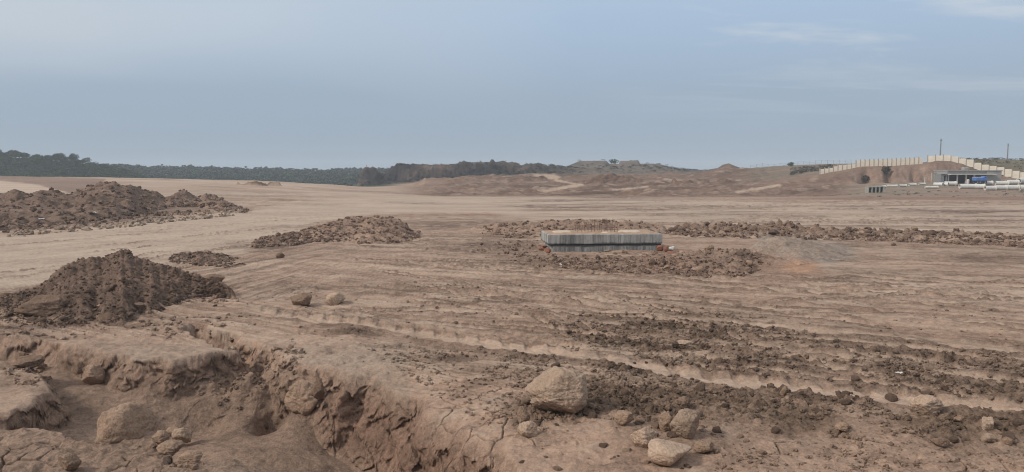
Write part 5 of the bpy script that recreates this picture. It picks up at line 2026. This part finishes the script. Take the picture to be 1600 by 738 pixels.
for _ in range(170):
    px = RW.uniform(1500, 1680)
    d = RW.uniform(177, 192)
    x, y = at_depth(px, d, 5)
    h = RW.uniform(.2, .6)
    sp_.append((x, y, h * 1.7, h))
for _ in range(60):
    px = RW.uniform(1310, 1640)
    d = RW.uniform(112, 137)
    x, y = at_depth(px, d, 0)
    h = RW.uniform(.12, .35)
    sp_.append((x, y, h * 2.0, h))
merged_plants("hill_scrub", sp_, M_SCRUB, "thin grey green scrub on the hill and slope about the works yard", "scrub", 36, 8)


def shrub(px, d, w, h, label, mat=None, cat="shrub", n=130, seed=1, z=None, group=None):
    rng = np.random.RandomState(seed)
    x, y = at_depth(px, d, 4)
    root = empty("shrub", (x, y, gz(x, y) - .05 if z is None else z))
    tag(root, label, cat, group)
    m = MB()
    for k in range(5):
        a = k * 1.3
        m.bar((0, 0, -.2), (math.cos(a) * w * .25, math.sin(a) * w * .25, h * .6), .035, .015, n=5)
    m.build("stem", M_BARK, root)
    blobs = [(0, 0, h * .5, w * .4, w * .4, h * .4)] + [(rng.uniform(-.3, .3) * w, rng.uniform(-.3, .3) * w, h * rng.uniform(.4, .7), w * .25, w * .25, h * .28) for _ in range(4)]
    V, Fc = leaf_cloud(rng, blobs, n, .14 * max(w, h) ** .7)
    link("foliage", mesh_from("foliage", V, Fc, mat or M_SCRUB, False), root)


shrub(1530, 178, 2.0, 1.25, "pale dry grass tuft standing above the stepping wall", M_DRYGRASS, "grass tuft", 220, 3)
shrub(1510, 178, 2.2, .7, "low yellow green bush beside the pale dry tuft behind the wall", M_SCRUB, "shrub", 140, 4)
shrub(1352, 169.6, 2.6, 2.2, "tall dark bush hanging in the first recess of the cut bank", M_SCRUB, "shrub", 200, 5)
shrub(1384, 169.6, 2.2, 2.5, "tall dark bush hanging in the second recess of the cut bank, nearer the hut", M_SCRUB, "shrub", 200, 6)
shrub(1388, 165, 2.0, 1.0, "low dark bush at the foot of the cut bank", M_SCRUB, "shrub", 140, 7)
shrub(1235.5, 232, 2.6, 1.6, "round black green bush on the skyline along the wire fence", M_LEAF, "shrub", 200, 8)
shrub(960.5, 332, 5.0, 2.6, "bush between the two flat-topped mesas on the skyline", M_LEAF, "shrub", 200, 9)
shrub(862, 300, 3.0, 1.5, "bush on the skyline before the first flat-topped mesa", M_LEAF, "shrub", 150, 10)
shrub(630, 274, 3.2, 1.2, "bush on the edge of the far dark cliff, right of the notch", M_LEAF, "shrub", 170, 11, z=gz(*at_depth(630, 274, 4)) - .5)
shrub(1500, 150, 1.0, .5, "little weed by the mouth of the large concrete pipe", M_SCRUB, "shrub", 60, 12)
# marker post on the outcrop
x_, y_ = at_depth(573, 275, 5)
q_ = MB()
q_.bar((0, 0, -.5), (0, 0, .9), .14, .10, n=8)
q_.box((0, 0, .9), (.35, .35, .2), b=.03)
o_ = q_.build("marker_post", M_POST, loc=(x_, y_, gz(x_, y_)))
tag(o_, "short marker post standing on top of the dark rock outcrop", "post")

# ------------------------------------------------------------------ the hazy air
def haze():
    m = bpy.data.materials.new("haze_air")
    m.use_nodes = True
    t = m.node_tree
    t.nodes.clear()
    pv = t.nodes.new("ShaderNodeVolumePrincipled")
    pv.inputs["Color"].default_value = (.80, .90, 1.0, 1)
    pv.inputs["Density"].default_value = .00055
    pv.inputs["Anisotropy"].default_value = .0
    out = t.nodes.new("ShaderNodeOutputMaterial")
    t.links.new(pv.outputs[0], out.inputs["Volume"])
    b = MB()
    lo, hi = -26.0, 40.0
    b.box((0, 0, (lo + hi) / 2), (5400, 5400, hi - lo))
    o = b.build("haze", m)
    tag(o, kind="stuff")


haze()
